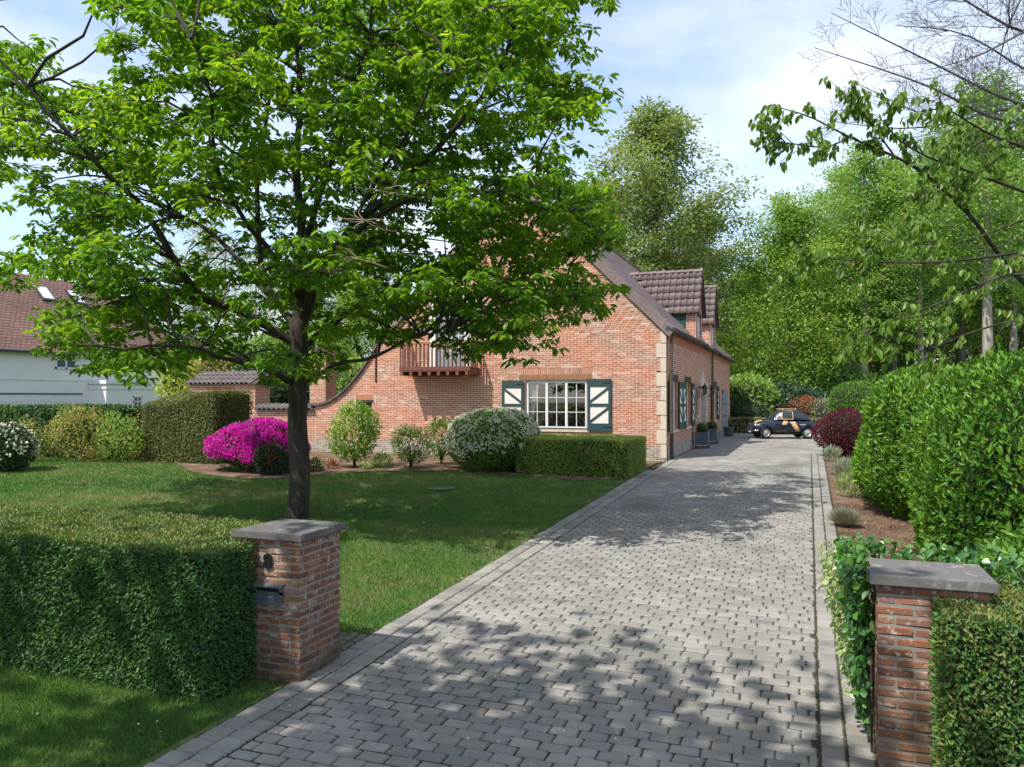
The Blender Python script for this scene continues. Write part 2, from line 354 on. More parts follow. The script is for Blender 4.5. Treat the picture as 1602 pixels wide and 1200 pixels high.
# sheets that follow the sloping ground
def sheet(name, poly, dz, mat, kind='structure', parent=None):
    bm = bmesh.new(); bm.faces.new([bm.verts.new((x, y, 0)) for x, y in poly])
    for k in range(0, 22):
        w = 6.2 + k * .8
        p = A([0, (w - 23.73) / .9369, 0])
        g = bm.verts[:] + bm.edges[:] + bm.faces[:]
        bmesh.ops.bisect_plane(bm, geom=g, plane_co=p, plane_no=(-.3496, .9369, 0))
    for v in bm.verts: v.co.z = float(tz(v.co.x, v.co.y)) + dz
    bmesh.ops.recalc_face_normals(bm, faces=bm.faces)
    for f in bm.faces:
        if f.normal.z < 0: f.normal_flip()
    me = bpy.data.meshes.new(name); bm.to_mesh(me); bm.free(); me.materials.append(mat if not isinstance(mat, str) else MT[mat])
    o = bpy.data.objects.new(name, me); COL.objects.link(o)
    if parent is not None: o.parent = parent
    if kind: o['kind'] = kind
    return o

# ------------------------------------------------------------------ ground
def groundmat(name, cols, pos, s1=.5, s2=9, bs=.6):
    m, n, l, b = new_mat(name)
    a = noise(n, l, s1, 5, .6, 'Pos'); r = ramp(n, cols, pos); f2 = noise(n, l, s2, 6, .7, 'Pos')
    mm = n.new('ShaderNodeMath'); mm.operation = 'ADD'; sc_ = n.new('ShaderNodeMath'); sc_.operation = 'MULTIPLY_ADD'; sc_.inputs[1].default_value = .6; sc_.inputs[2].default_value = -.3
    l.new(f2, sc_.inputs[0]); l.new(a, mm.inputs[0]); l.new(sc_.outputs[0], mm.inputs[1]); l.new(mm.outputs[0], r.inputs[0])
    l.new(r.outputs[0], b.inputs['Base Color']); b.inputs['Roughness'].default_value = 1; b.inputs['Specular IOR Level'].default_value = .1
    bump(n, l, b, noise(n, l, 40, 5, .7, 'Pos'), bs, .03); return m
MT['forestfloor'] = groundmat('forest floor', [(.06, .075, .025), (.075, .10, .03), (.10, .085, .05)], [.35, .5, .68])
MT['lawn'] = groundmat('lawn', [(.06, .115, .027), (.08, .14, .034), (.12, .14, .05), (.17, .13, .075)], [.30, .44, .56, .68], .9, 6)
MT['jointsand'] = groundmat('joint sand', [(.045, .04, .03), (.07, .06, .045), (.05, .055, .028)], [.35, .5, .7], 1.5, 20)
MT['bed'] = groundmat('mulch', [(.10, .065, .045), (.16, .10, .07), (.23, .17, .12)], [.35, .5, .68], 2, 22, 1)
sheet('ground', [(-900, -300), (900, -300), (900, 1500), (-900, 1500)], -.03, 'forestfloor')
sheet('lawn', [(-48, -30), (-.14, -30), (-.14, 3), (-48, 3)], 0.0, 'lawn')
def P2(px, py): g = G(px, py); return g[0], g[1]
bedl = [P2(1003, 750), P2(900, 752), P2(800, 744), P2(700, 738), P2(600, 738), P2(520, 742), P2(450, 749), P2(390, 750), P2(330, 745), P2(296, 738), P2(270, 724)]
sheet('planting_bed', [(-.16, -4.0)] + bedl + [(-15.0, -5.2), (-30, -6.5), (-30, -.5), (-.16, -.5)], .02, 'bed')
sheet('planting_bed', [(4.42, -20), (9, -20), (40, -14), (40, 20), (7, 20), (7, 6.2), (5.0, 5.0), (4.42, 4.2)], .02, 'bed')
sheet('forest_floor', [(-40, 24), (60, 24), (120, 140), (-120, 140)], .015, 'forestfloor')

# ------------------------------------------------------------------ driveway
pm, pn, pl_, pb = new_mat('granite setts')
rr = rnd_node(pn, pl_); r1 = ramp(pn, [(.165, .155, .135), (.225, .212, .188), (.19, .18, .165), (.255, .238, .21), (.15, .145, .138), (.215, .20, .172)]); pl_.new(rr, r1.inputs[0])
fn_ = noise(pn, pl_, 55, 6, .7, 'Pos'); md_ = noise(pn, pl_, 1.1, 5, .6, 'Pos')
cc = mixc(pn, pl_, .5, r1.outputs[0], fn_, 'OVERLAY')
cc = mixc(pn, pl_, step(pn, pl_, md_, .52, .75), cc, (.30, .285, .26))
cc = mixc(pn, pl_, step(pn, pl_, noise(pn, pl_, 5, 6, .75, 'Pos'), .64, .76), cc, (.085, .085, .06))
cc = mixc(pn, pl_, step(pn, pl_, noise(pn, pl_, .45, 4, .6, 'Pos'), .56, .72), cc, (.12, .115, .10))
pl_.new(cc, pb.inputs['Base Color']); pb.inputs['Roughness'].default_value = .82; bump(pn, pl_, pb, fn_, .55, .006)
MT['sett'] = pm
mossm = M_brick('mossy setts', [(.13, .125, .09), (.17, .155, .12), (.11, .12, .07)], .1, 4); MT['sett_moss'] = mossm
drive = sheet('driveway', [(-.14, -30), (4.42, -30), (4.42, 4.2), (5.0, 5.0), (7.0, 6.2), (14, 6.4), (14, 19), (0, 19), (-6, 19), (-6, 17.5), (-2, 17.5), (-.02, 12), (-.02, -2.5), (-.14, -2.6)], .024, 'jointsand')
setts = []  # cx, cy, half x, half y, rot, mossy
y = -23.6; row = 0
while y < 18.6:
    h = .136 + .005 * R.random()
    x0 = .285 + .0; x1 = 4.03
    if y > 6.3: x0, x1 = .03, 12.
    elif y > 4.4: x1 = 4.4
    x = x0 - (row % 2) * .105 - .02 * R.random()
    while x < x1 - .04:
        w = .203 + .020 * R.random(); a, b_ = max(x, x0), min(x + w, x1)
        if b_ - a > .05: setts.append(((a + b_) / 2, y + h / 2, (b_ - a) / 2 - .0055, h / 2 - .0105, 0))
        x += w
    y += h; row += 1
def column(xa, xb, ya, yb, ln, moss=0):
    y = ya
    while y < yb:
        h = ln * (.85 + .3 * R.random()); setts.append(((xa + xb) / 2, y + h / 2, (xb - xa) / 2 - .006, h / 2 - .006, moss)); y += h
column(-.12, .075, -23.6, -2.6, .20); column(.08, .275, -23.6, 6.3, .20)
column(4.04, 4.21, -23.6, 4.4, .19); column(4.215, 4.39, -23.6, 4.4, .19)
for k in range(5): column(-.62 + k * .1, -.53 + k * .1, -17.45 + .0, -16.95, .11, 1)
setts = A(setts)
def settmesh(mb, S, local=False, oct_=True):
    n = len(S); cx, cy, hx, hy = S[:, 0], S[:, 1], S[:, 2], S[:, 3]
    j = lambda s: R.normal(size=n) * s
    zt_ = (np.zeros(n) if local else tz(cx, cy)) + .037 + j(.002)
    gx = np.zeros(n) if local else cx; gy = np.zeros(n) if local else cy
    tx, ty = .0293 * 0 - .0109 + j(.008), .0293 + j(.008); c = .009; k = 8 if oct_ else 4
    if oct_: cor = [(-1, -1, c, 0), (1, -1, -c, 0), (1, -1, 0, c), (1, 1, 0, -c), (1, 1, -c, 0), (-1, 1, c, 0), (-1, 1, 0, -c), (-1, -1, 0, c)]
    else: cor = [(-1, -1, 0, 0), (1, -1, 0, 0), (1, 1, 0, 0), (-1, 1, 0, 0)]
    rot = j(.014); B_ = [(sx * hx + dx + j(.0032), sy * hy + dy + j(.0032)) for sx, sy, dx, dy in cor]; V = []
    for ins, dz in ((0, -.03), (.0, -.011), (.011, 0)):
        for bx_, by_ in B_:
            px = bx_ * (1 - ins / hx); py = by_ * (1 - ins / hy); V.append(np.stack([gx + px - rot * py, gy + py + rot * px, zt_ + dz + tx * px + ty * py], -1))
    VV = np.stack(V, 1).reshape(-1, 3); i = np.arange(n)[:, None] * 3 * k; mb.add(VV, i + A([list(range(2 * k, 3 * k))]), np.repeat(R.random(n), 3 * k)); o0 = mb.n - len(VV)
    F = [i + A([[l * k + q, l * k + (q + 1) % k, (l + 1) * k + (q + 1) % k, (l + 1) * k + q]]) for l in (0, 1) for q in range(k)]
    mb.f.setdefault(4, []).append(np.concatenate(F) + o0)
px_ = CAM[0]; vis = (setts[:, 1] > -19.3) & (setts[:, 4] == 0)
d_ = np.hypot(setts[:, 0] - CAMX, setts[:, 1] - CAMY)
# inside the picture
fx, fy = -math.sin(YAW), math.cos(YAW)
dep = (setts[:, 0] - CAMX) * fx + (setts[:, 1] - CAMY) * fy; lat = (setts[:, 0] - CAMX) * fy - (setts[:, 1] - CAMY) * fx
inv = (dep > 5.2) & (np.abs(lat / dep) < .66)
order = np.argsort(np.where(inv & (setts[:, 4] == 0), d_, 1e9))
near = order[:300]; rest = np.ones(len(setts), bool); rest[near] = False; rest &= (dep > 3.2)
for k in near:
    mb = MB(); S = setts[k:k + 1]; settmesh(mb, S, True)
    o = mb.build('paving_stone', 'sett', drive); o.location = (S[0, 0], S[0, 1], float(tz(S[0, 0], S[0, 1])))
mb = MB(); settmesh(mb, setts[rest & (setts[:, 4] == 0) & (dep < 15)]); settmesh(mb, setts[rest & (setts[:, 4] == 0) & (dep >= 15)], oct_=False); mb.build('paving_stones', 'sett', drive)['kind'] = 'stuff'
mb = MB(); settmesh(mb, setts[setts[:, 4] == 1]); mb.build('mossy_edge_stones', 'sett_moss', drive)['kind'] = 'stuff'

# ------------------------------------------------------------------ walls laid brick by brick
class FR:
    def __init__(s, o, u, n): s.o = A(o, float); s.u = A(u, float); s.n = A(n, float); s.z = A([0, 0, 1.])
    def p(s, u, z, out=0.): return s.o + s.u * u + s.z * z + s.n * out
    def box(s, mb, u0, u1, z0, z1, o0, o1, r=0.0):
        V = [s.p(u, z, o) for o in (o0, o1) for u, z in ((u0, z0), (u1, z0), (u1, z1), (u0, z1))]
        return mb.add(V, [(0, 1, 2, 3), (7, 6, 5, 4), (0, 4, 5, 1), (1, 5, 6, 2), (2, 6, 7, 3), (3, 7, 4, 0)], r)
    def part(s, name, mat, parent, *a, r=0.0):
        mb = MB(); s.box(mb, *a, r=r); return mb.build(name, mat, parent)
def sub(iv, holes):
    for h0, h1 in holes:
        out = []
        for a, b in iv:
            if h1 <= a or h0 >= b: out.append((a, b)); continue
            if h0 > a: out.append((a, h0))
            if h1 < b: out.append((h1, b))
        iv = out
    return iv
def lay(fr, z0, z1, extent, holes, course=.0635, ln=.225, joint=.017, depth=.012, hdr=0.0):
    """returns bricks (u0,u1,z0,z1) and backing strips"""
    B = []; S = []; k = 0; z = z0
    while z < z1 - 1e-6:
        zc = z + course / 2; e = extent(zc)
        if e is not None:
            iv = sub([e], [(h[0], h[1]) for h in holes if h[2] < zc < h[3]])
            for a, b in iv:
                S.append((a, b, z, z + course))
                u = a - (k % 2) * ln / 2 if abs(a - e[0]) > 1e-6 or True else a
                u = e[0] + math.floor((a - e[0]) / ln - 1) * ln - (k % 2) * ln / 2
                while u < b:
                    p, q = max(u, a), min(u + ln, b)
                    if q - p > .03: B.append((p + joint / 2, q - joint / 2, z + joint / 2, z + course - joint / 2))
                    u += ln
        z += course; k += 1
    return A(B), A(S)
def brickmesh(mb, fr, B, depth=.0055, jit=.0012):
    n = len(B)
    if n == 0: return
    out = depth + R.normal(size=n) * jit
    V = []
    for o in (np.full(n, -.01), out):
        for a, b in ((0, 2), (1, 2), (1, 3), (0, 3)):
            V.append(fr.o + fr.u * B[:, a][:, None] + fr.z * B[:, b][:, None] + fr.n * o[:, None])
    V = np.stack(V, 1).reshape(-1, 3); i = np.arange(n)[:, None] * 8
    F = np.concatenate([i + A([q]) for q in ((4, 5, 6, 7), (0, 1, 5, 4), (1, 2, 6, 5), (2, 3, 7, 6), (3, 0, 4, 7))])
    mb.add(V, F, np.repeat(R.random(n), 8))
def back(mb, fr, S):
    for a, b, z, z2 in S: mb.add([fr.p(a, z), fr.p(b, z), fr.p(b, z2), fr.p(a, z2)], [(0, 1, 2, 3)])
def brickwall(name, fr, B, S, parent, mat='brick', singles=0, mortar='mortar', plz=None, key=None):
    mb = MB(); back(mb, fr, S); w = mb.build(name, mortar, parent)
    if singles:
        d = np.linalg.norm((fr.o + fr.u * B[:, [0]] + fr.z * B[:, [2]]) - CAM, axis=1)
        if key is not None: d = np.where(key(B), d, 1e9)
        o_ = np.argsort(d); one, B2 = B[o_[:singles]], B[o_[singles:]]
        for b in one:
            m2 = MB(); f2 = FR((0, 0, 0), fr.u, fr.n); c = A([(b[0] + b[1]) / 2, (b[2] + b[3]) / 2])
            bb = A([[b[0] - c[0], b[1] - c[0], b[2] - c[1], b[3] - c[1]]]); brickmesh(m2, f2, bb)
            ob = m2.build('brick', mat, w); ob.location = fr.p(c[0], c[1])
        B = B2
    if plz is not None:
        lo = B[B[:, 2] < plz]; B = B[B[:, 2] >= plz]; m3 = MB(); brickmesh(m3, fr, lo); m3.build('plinth_bricks', 'plinth', w)['kind'] = 'stuff'
    m3 = MB(); brickmesh(m3, fr, B); m3.build('brickwork', mat, w)['kind'] = 'stuff'
    return w

GZ = .55
GA = FR((0, 0, 0), (-1, 0, 0), (0, -1, 0))           # gable, u runs to the left
SI = FR((0, 0, 0), (0, 1, 0), (1, 0, 0))             # side wall along the driveway
house = empty('brick_house', 'red brick house with tiled roof, two dormers and green and white shutters beside the driveway', 'house')
EV = 4.45; APU = 4.8; APZ = 9.25
def swoop(u):
    if u <= 9.7: return APZ - (u - APU)
    if u < 12.3:
        t = (u - 9.7) / 2.6; z0 = APZ - 4.9; return 2.16 + (z0 - 2.16) * (1 - t) ** 1.9
    return 2.16
uu = np.linspace(9.0, 12.6, 200); zz = A([swoop(q) for q in uu])
def gext(z):
    if z > APZ - .05: return None
    r_ = max(0.0, z - EV)
    if z <= 2.17: return (r_, 12.3)
    if z > APZ - (9.0 - APU): return (r_, APU + APZ - z)
    return (r_, float(np.interp(-z, -zz, uu)))
wino = (2.43, 4.46, 1.44, 2.97)
gh = [wino, (2.26, 4.69, 2.97, 3.36), (10.02, 10.58, 1.25, 2.27), (9.9, 10.7, 2.27, 2.53), (6.5, 7.62, 3.42, 5.5)]
for k in range(9): # quoins
    z = .62 + k * .43; w = .30 if k % 2 else .18; gh.append((-.01, w, z, z + .42))
Bk, St = lay(GA, GZ - .06, APZ, gext, gh)
gw = brickwall('gable_wall', GA, Bk, St, house, singles=300, plz=GZ + .42, key=lambda B: (B[:, 0] < 6) & (B[:, 2] > 1.7) & (B[:, 2] < 4.6) & (B[:, 0] > .4))
for k in range(9):
    z = .62 + k * .43; w = .30 if k % 2 else .18
    GA.part('quoin', 'quoin', gw, .004, w - .006, z + .004, z + .414, -.15, .016, r=random.random())
mb = MB()
def soldier(mb, fr, u0, u1, z0, z1, w=.063, lean=.0):
    n = int(round((u1 - u0) / w))
    for k in range(n):
        a = u0 + (u1 - u0) * k / n; b = u0 + (u1 - u0) * (k + 1) / n; t = ((k + .5) / n - .5) * 2 * lean
        V = [fr.p(u + (t if z == z1 else 0), z, o) for o in (-.01, .012) for u, z in ((a + .009, z0), (b - .009, z0), (b - .009, z1), (a + .009, z1))]
        mb.add(V, [(4, 5, 6, 7), (0, 1, 5, 4), (1, 2, 6, 5), (2, 3, 7, 6), (3, 0, 4, 7)], random.random())
soldier(mb, GA, 2.28, 4.67, 3.16, 3.35, lean=.04); soldier(mb, GA, 9.92, 10.68, 2.35, 2.53)
mb.build('soldier_course', 'brick', gw)['kind'] = 'stuff'
mb = MB(); GA.box(mb, 2.26, 4.69, 2.97, 3.36, -.05, 0); GA.box(mb, 9.9, 10.7, 2.27, 2.53, -.05, 0); mb.build('course_backing', 'mortar', gw)
GA.part('lintel', 'wood', house, 2.27, 4.68, 3.0, 3.15, -.04, .018)
GA.part('lintel', 'darkwood', house, 9.95, 10.65, 2.27, 2.345, -.04, .016)
# iron wall anchors
for u0, z0, z1 in ((9.86, 2.95, 4.0), (8.6, 4.05, 4.95)): GA.part('wall_anchor', 'black', house, u0 - .02, u0 + .02, z0, z1, .012, .04)

def reveal(fr, u0, u1, z0, z1, d, mat, parent):
    mb = MB()
    for V in (((u0, z0), (u0, z1)), ((u1, z1), (u1, z0)), ((u0, z1), (u1, z1)), ((u1, z0), (u0, z0))):
        (a, b), (c, e) = V; mb.add([fr.p(a, b, 0), fr.p(c, e, 0), fr.p(c, e, -d), fr.p(a, b, -d)], [(0, 1, 2, 3)])
    return mb.build('reveal', mat, parent)
def window(fr, u0, u1, z0, z1, depth, casements, rows, cols, parent, mat='white', f=.055, curtain=False, sill='white', deep=1.6):
    w = MB()
    for a in ((u0, u1, z0, z0 + f, -depth, -depth + .07), (u0, u1, z1 - f, z1, -depth, -depth + .07), (u0, u0 + f, z0 + f, z1 - f, -depth, -depth + .07), (u1 - f, u1, z0 + f, z1 - f, -depth, -depth + .07)): fr.box(w, *a)
    wo_ = w.build('window_frame', mat, parent)
    iu0, iu1 = u0 + f, u1 - f; cw = (iu1 - iu0) / casements
    for c in range(casements):
        a = iu0 + c * cw; b = a + cw; m = MB(); g = .035; fz0, fz1 = z0 + f, z1 - f
        for q in ((a, b, fz0, fz0 + g, 1), (a, b, fz1 - g, fz1, 1), (a, a + g, fz0 + g, fz1 - g, 1), (b - g, b, fz0 + g, fz1 - g, 1)): fr.box(m, *q[:4], -depth + .004, -depth + .085)
        m.build('casement', mat, wo_)
        ia, ib, ja, jb = a + g, b - g, fz0 + g, fz1 - g
        for k in range(1, cols): u = ia + (ib - ia) * k / cols; fr.part('glazing_bar', mat, wo_, u - .009, u + .009, ja, jb, -depth + .02, -depth + .062)
        for k in range(1, rows): z = ja + (jb - ja) * k / rows; fr.part('glazing_bar', mat, wo_, ia, ib, z - .009, z + .009, -depth + .022, -depth + .06)
        for i in range(cols):
            for k in range(rows):
                pu0 = ia + (ib - ia) * i / cols; pu1 = ia + (ib - ia) * (i + 1) / cols; pz0 = ja + (jb - ja) * k / rows; pz1 = ja + (jb - ja) * (k + 1) / rows
                mb = MB(); tl = R.normal() * .0006; mb.add([fr.p(pu0, pz0, -depth + .036), fr.p(pu1, pz0, -depth + .036 + tl), fr.p(pu1, pz1, -depth + .036 + tl), fr.p(pu0, pz1, -depth + .036)], [(0, 1, 2, 3)])
                mb.build('pane', 'glass', wo_)
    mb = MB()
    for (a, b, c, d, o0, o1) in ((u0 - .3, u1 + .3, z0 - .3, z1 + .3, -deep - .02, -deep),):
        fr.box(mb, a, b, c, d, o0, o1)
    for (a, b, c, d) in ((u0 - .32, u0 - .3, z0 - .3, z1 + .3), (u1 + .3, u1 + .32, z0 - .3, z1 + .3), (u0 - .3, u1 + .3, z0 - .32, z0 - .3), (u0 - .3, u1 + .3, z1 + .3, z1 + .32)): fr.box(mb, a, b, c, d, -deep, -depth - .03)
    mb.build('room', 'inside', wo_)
    if curtain:
        mb = MB(); n = 26; us = np.linspace(0, .36, n); V = []
        for k, q in enumerate(us):
            for t in np.linspace(0, 1, 8):
                pull = (1 - .75 * math.exp(-((t - .12) / .35) ** 2)) if True else 1
                V.append(fr.p(u1 - .06 - q * (.35 + .65 * t ** 1.2), z0 + .05 + (z1 - z0 - .1) * t, -depth - .06 - .02 * math.sin(k * 1.3)))
        F = [(k * 8 + t, (k + 1) * 8 + t, (k + 1) * 8 + t + 1, k * 8 + t + 1) for k in range(n - 1) for t in range(7)]
        mb.add(V, F); mb.build('curtain', 'curtain', wo_, smooth=True)
    reveal(fr, u0, u1, z0, z1, depth, 'mortar' if sill == 'none' else 'brick', wo_)
    if sill != 'none': fr.part('sill', sill, wo_, u0 - .06, u1 + .06, z0 - .075, z0 - .005, -depth, .05)
    return wo_
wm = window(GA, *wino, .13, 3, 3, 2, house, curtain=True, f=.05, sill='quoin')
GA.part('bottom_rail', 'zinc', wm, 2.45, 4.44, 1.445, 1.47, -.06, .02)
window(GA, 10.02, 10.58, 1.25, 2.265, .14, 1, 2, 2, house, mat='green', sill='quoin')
def shutter(fr, u0, u1, z0, z1, parent, diag=1, mat='green', f=.085, out=.02):
    b = MB(); fr.box(b, u0 + .01, u1 - .01, z0 + .01, z1 - .01, out, out + .028); s = b.build('shutter', 'offwhite', parent)
    m = MB(); zt_, zm, zb = z1 - .24, (z0 + z1) / 2, z0 + .24
    for q in ((u0, u0 + f, z0, z1), (u1 - f, u1, z0, z1), (u0 + f, u1 - f, z1 - .23, z1), (u0 + f, u1 - f, z0, z0 + .23), (u0 + f, u1 - f, zm - .045, zm + .045)): fr.box(m, *q, out + .002, out + .047)
    m.build('shutter_frame', mat, s)
    for a, c in ((z0 + .23, zm - .045), (zm + .045, z1 - .23)):
        m = MB(); ua, ub = (u0 + f, u1 - f) if diag > 0 else (u1 - f, u0 + f); h = .07
        V = [fr.p(ua, a, o) for o in (out + .004, out + .044)]
        P = [(ua, a), (ua, a + h * 1.3), (ub, c), (ub, c - h * 1.3)]
        if (ub - ua) < 0: P = [(ua, a), (ua, a + h * 1.3), (ub, c), (ub, c - h * 1.3)]
        V = [fr.p(*q, out + .004) for q in P] + [fr.p(*q, out + .042) for q in P]
        m.add(V, [(0, 1, 2, 3), (7, 6, 5, 4), (0, 4, 5, 1), (1, 5, 6, 2), (2, 6, 7, 3), (3, 7, 4, 0)]); m.build('shutter_brace', mat, s)
    for z in (z0 + .12, z1 - .12):
        m = MB(); fr.box(m, u0 - .03, u0 + .25, z - .012, z + .012, out + .048, out + .054); m.build('hinge', 'black', s)
    return s
shutter(GA, 1.67, 2.42, 1.41, 3.0, house, diag=-1); shutter(GA, 4.50, 5.24, 1.41, 2.97, house, diag=1)

# balcony
balc = MB(); d = .82; bz = 3.27; bl, br = 6.04, 8.52
for k in range(8):
    u = bl + .04 + k * (br - bl - .18) / 7; GA.part('balcony_joist', 'redwood' if k else 'redwood', house, u, u + .1, bz - .13, bz - .005, .0, d + .02)
n = 12
for k in range(6):
    o0 = .02 + k * (d - .02) / 6; GA.part('deck_board', 'redwood', house, bl, br, bz, bz + .035, o0, o0 + (d - .02) / 6 - .008)
GA.part('fascia_board', 'redwood', house, bl - .01, br + .01, bz + .036, bz + .15, d - .03, d)
GA.part('fascia_board', 'redwood', house, bl - .01, bl + .02, bz - .10, bz + .13, .02, d - .035)
rail = MB(); GA.box(rail, bl - .02, br + .02, bz + .88, bz + .93, d - .05, d + .02); GA.box(rail, bl - .015, bl + .035, bz + .88, bz + .928, .01, d - .055); GA.box(rail, br - .035, br + .015, bz + .88, bz + .928, .01, d - .055)
ro = rail.build('handrail', 'wood', house)
n = 17
for k in range(n + 1):
    u = bl + .01 + k * (br - bl - .06) / n; GA.part('baluster', 'redwood', house, u, u + .045, bz + .15, bz + .88, d - .035, d - .002)
for side in (bl, br - .035):
    for k in range(4): GA.part('baluster', 'redwood', house, side, side + .035, bz + .04, bz + .88, .12 + k * .17, .155 + k * .17)
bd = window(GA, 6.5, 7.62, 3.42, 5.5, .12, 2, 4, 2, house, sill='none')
for u0 in (6.5 - .2, 7.62): GA.part('door_surround', 'offwhite', house, u0, u0 + .2, 3.42, 5.6, .0, .022)
GA.part('door_surround', 'offwhite', house, 6.3, 7.82, 5.6, 5.8, .0, .022)
GA.part('door_jamb', 'green', house, 7.55, 7.615, 3.42, 5.5, -.1, .012)
wm2 = MB(); GA.box(wm2, 6.56, 7.56, 3.45, 3.95, -.03, -.005); wm2.build('door_panel', 'doorblue', bd)

# side wall
HL = 20.2
w1 = (.62, 2.05, 1.42, 2.95); w2 = (3.82, 5.08, 1.42, 2.95); dr = (7.35, 8.95, GZ - .1, 2.85); w3 = (12.1, 13.5, 1.42, 2.95); dd = (16.0, 18.3, GZ - .1, 2.8); n1 = (6.62, 7.05, 1.75, 2.75); n2 = (9.3, 9.75, 1.75, 2.75)
lint = [(w[0] - .15, w[1] + .12, 2.95, 3.14) for w in (w1, w2, w3)]
sh = [w1, w2, dr, w3, dd, n1, n2] + lint
d1 = (6.6, 8.45); d2 = (11.4, 13.25)
Bk, St = lay(SI, GZ - .06, EV + .0, lambda z: (0.0, HL), sh)
swl = brickwall('side_wall', SI, Bk, St, house, singles=0, plz=GZ + .42)
for q in lint: SI.part('lintel', 'darkwood', house, q[0], q[1], q[2] + .002, q[3], -.05, .02)
for w in (w1, w2, w3): window(SI, *w, .16, 2, 3, 2, house, sill='quoin')
for w in (n1, n2): window(SI, *w, .12, 1, 2, 1, house, mat='green', sill='quoin')
for a, b, g in ((.16, .60, 1), (2.12, 2.93, -1), (2.97, 3.78, 1), (5.12, 5.93, -1), (11.25, 12.05, 1), (13.55, 14.35, -1)): shutter(SI, a, b, 1.40, 2.95, house, g, 'green2')
# front door with stone surround
for u0 in (7.12, 8.95): SI.part('pilaster', 'quoin', house, u0, u0 + .23, GZ, 2.62, .0, .09)
for u0 in (7.06, 8.89): SI.part('capital', 'quoin', house, u0, u0 + .35, 2.62, 2.78, .0, .14)
SI.part('door_head', 'quoin', house, 7.06, 9.24, 2.86, 3.02, .0, .12)
m = MB()
V = [SI.p(u, z, o) for o in (0, .08) for u, z in ((7.5, 3.022), (8.8, 3.022), (8.4, 3.32), (8.15, 3.62), (7.9, 3.32))]
m.add(V, [(9, 8, 7, 6, 5)]); m.add(V, [(k, (k + 1) % 5, 5 + (k + 1) % 5, 5 + k) for k in range(5)]); m.build('pediment', 'quoin', house)
dv = SI.part('front_door', 'green2', house, 7.37, 8.93, GZ, 2.83, -.2, -.14); reveal(SI, *dr, .2, 'quoin', dv); SI.part('door_handle', 'chrome', dv, 7.55, 7.6, 1.55, 1.6, -.14, -.09)
# arched grey-blue double door
reveal(SI, 16.0, 18.3, GZ - .1, 2.8, .12, 'brick', house)
for a, b in ((16.02, 17.14), (17.16, 18.28)):
    leaf = MB()
    for k in range(5):
        p = a + (b - a) * k / 5; q = a + (b - a) * (k + 1) / 5 - .012; mid = (p + q) / 2; h = 2.2 + .58 * math.sqrt(max(0, 1 - ((mid - 17.15) / 1.35) ** 2)); SI.box(leaf, p, q, GZ, h, .0, .045)
    lf = leaf.build('door_leaf', 'doorblue', house)
    for z in (.9, 1.5, 2.1): SI.part('hinge', 'black', lf, a + .05, b - .2, z, z + .04, .046, .056)
# lanterns on brackets
for s in (6.95, 9.55):
    m = MB(); c = SI.p(s, 2.62, .28)
    m.tube([SI.p(s, 2.45, .01), SI.p(s, 2.5, .2), SI.p(s, 2.56, .28)], .014, 6)
    ln_ = m.build('lantern', 'black', house); m = MB()
    m.tube([c + A([0, 0, -.06]), c, c + A([0, 0, .17])], [.05, .065, .10], 6); m.build('lantern_glass', 'glass', ln_)
    m = MB(); m.tube([c + A([0, 0, .17]), c + A([0, 0, .19]), c + A([0, 0, .28]), c + A([0, 0, .36])], [.12, .12, .05, .01], 6); m.tube([c + A([0, 0, -.10]), c + A([0, 0, -.06])], [.02, .055], 6)
    for k in range(6):
        a = k * PI / 3; m.tube([c + A([.052 * math.cos(a), .052 * math.sin(a), -.06]), c + A([.102 * math.cos(a), .102 * math.sin(a), .17])], .006, 4)
    m.build('lantern_cap', 'black', ln_)
# gutter, eave courses, downpipes
for (a, b, dz) in ((-.12, 8.45, 0), (8.5, 13.3, -.06), (13.35, 20.45, -.1)):
    m = MB(); n_ = 9; an = np.linspace(PI, 2 * PI, n_)
    for q in range(n_ - 1):
        P = [(.20 + .085 * math.cos(an[q]), EV + .05 + dz + .085 * math.sin(an[q])), (.20 + .085 * math.cos(an[q + 1]), EV + .05 + dz + .085 * math.sin(an[q + 1]))]
        m.add([(P[0][0], a, P[0][1]), (P[1][0], a, P[1][1]), (P[1][0], b, P[1][1]), (P[0][0], b, P[0][1])], [(0, 1, 2, 3)])
    for yy in (a, b): m.add([(.20 + .085 * math.cos(t), yy, EV + .05 + dz + .085 * math.sin(t)) for t in an], [tuple(range(n_))])
    m.build('gutter', 'zinc', house)
    SI.part('eave_board', 'zinc', house, a + .02, b - .02, EV - .02 + dz, EV + .1, .002, .115)
m = MB()
for k, (za, zb, o) in enumerate(((EV - .30, EV - .22, .03), (EV - .22, EV - .14, .055), (EV - .14, EV - .02, .08))): SI.box(m, .1, HL - .1, za, zb, .001, o, r=.2 * k)
m.build('eave_corbel', 'brick', house)
for s, brk in ((.10, 1.35), (10.9, 0)):
    m = MB(); x = .13
    m.tube([(.20, s, EV + .0), (.20, s, EV - .12), (x, s, EV - .32), (x, s, EV - .5), (x, s, brk or 1.0)], .05, 10); dp = m.build('downpipe', 'pipe', house, smooth=True)
    m = MB(); m.tube([(x, s, brk or 1.0), (x, s, GZ)], .058, 10); m.build('downpipe_foot', 'black', dp, smooth=True)
    for z in (2.0, 3.2): m = MB(); m.tube([(x, s, z), (x, s, z + .05)], .06, 10); m.build('pipe_bracket', 'zinc', dp)
# closing walls at the back and left (plain brick)
m = MB(); m.add([(0, HL, 0), (-9.6, HL, 0), (-9.6, HL, EV), (-4.8, HL, APZ), (0, HL, EV)], [(0, 1, 2, 3, 4)]); m.add([(-9.6, 0.05, 0), (-9.6, HL, 0), (-9.6, HL, EV), (-9.6, 0.05, EV)], [(0, 1, 2, 3)]); m.build('rear_wall', 'brick', house)

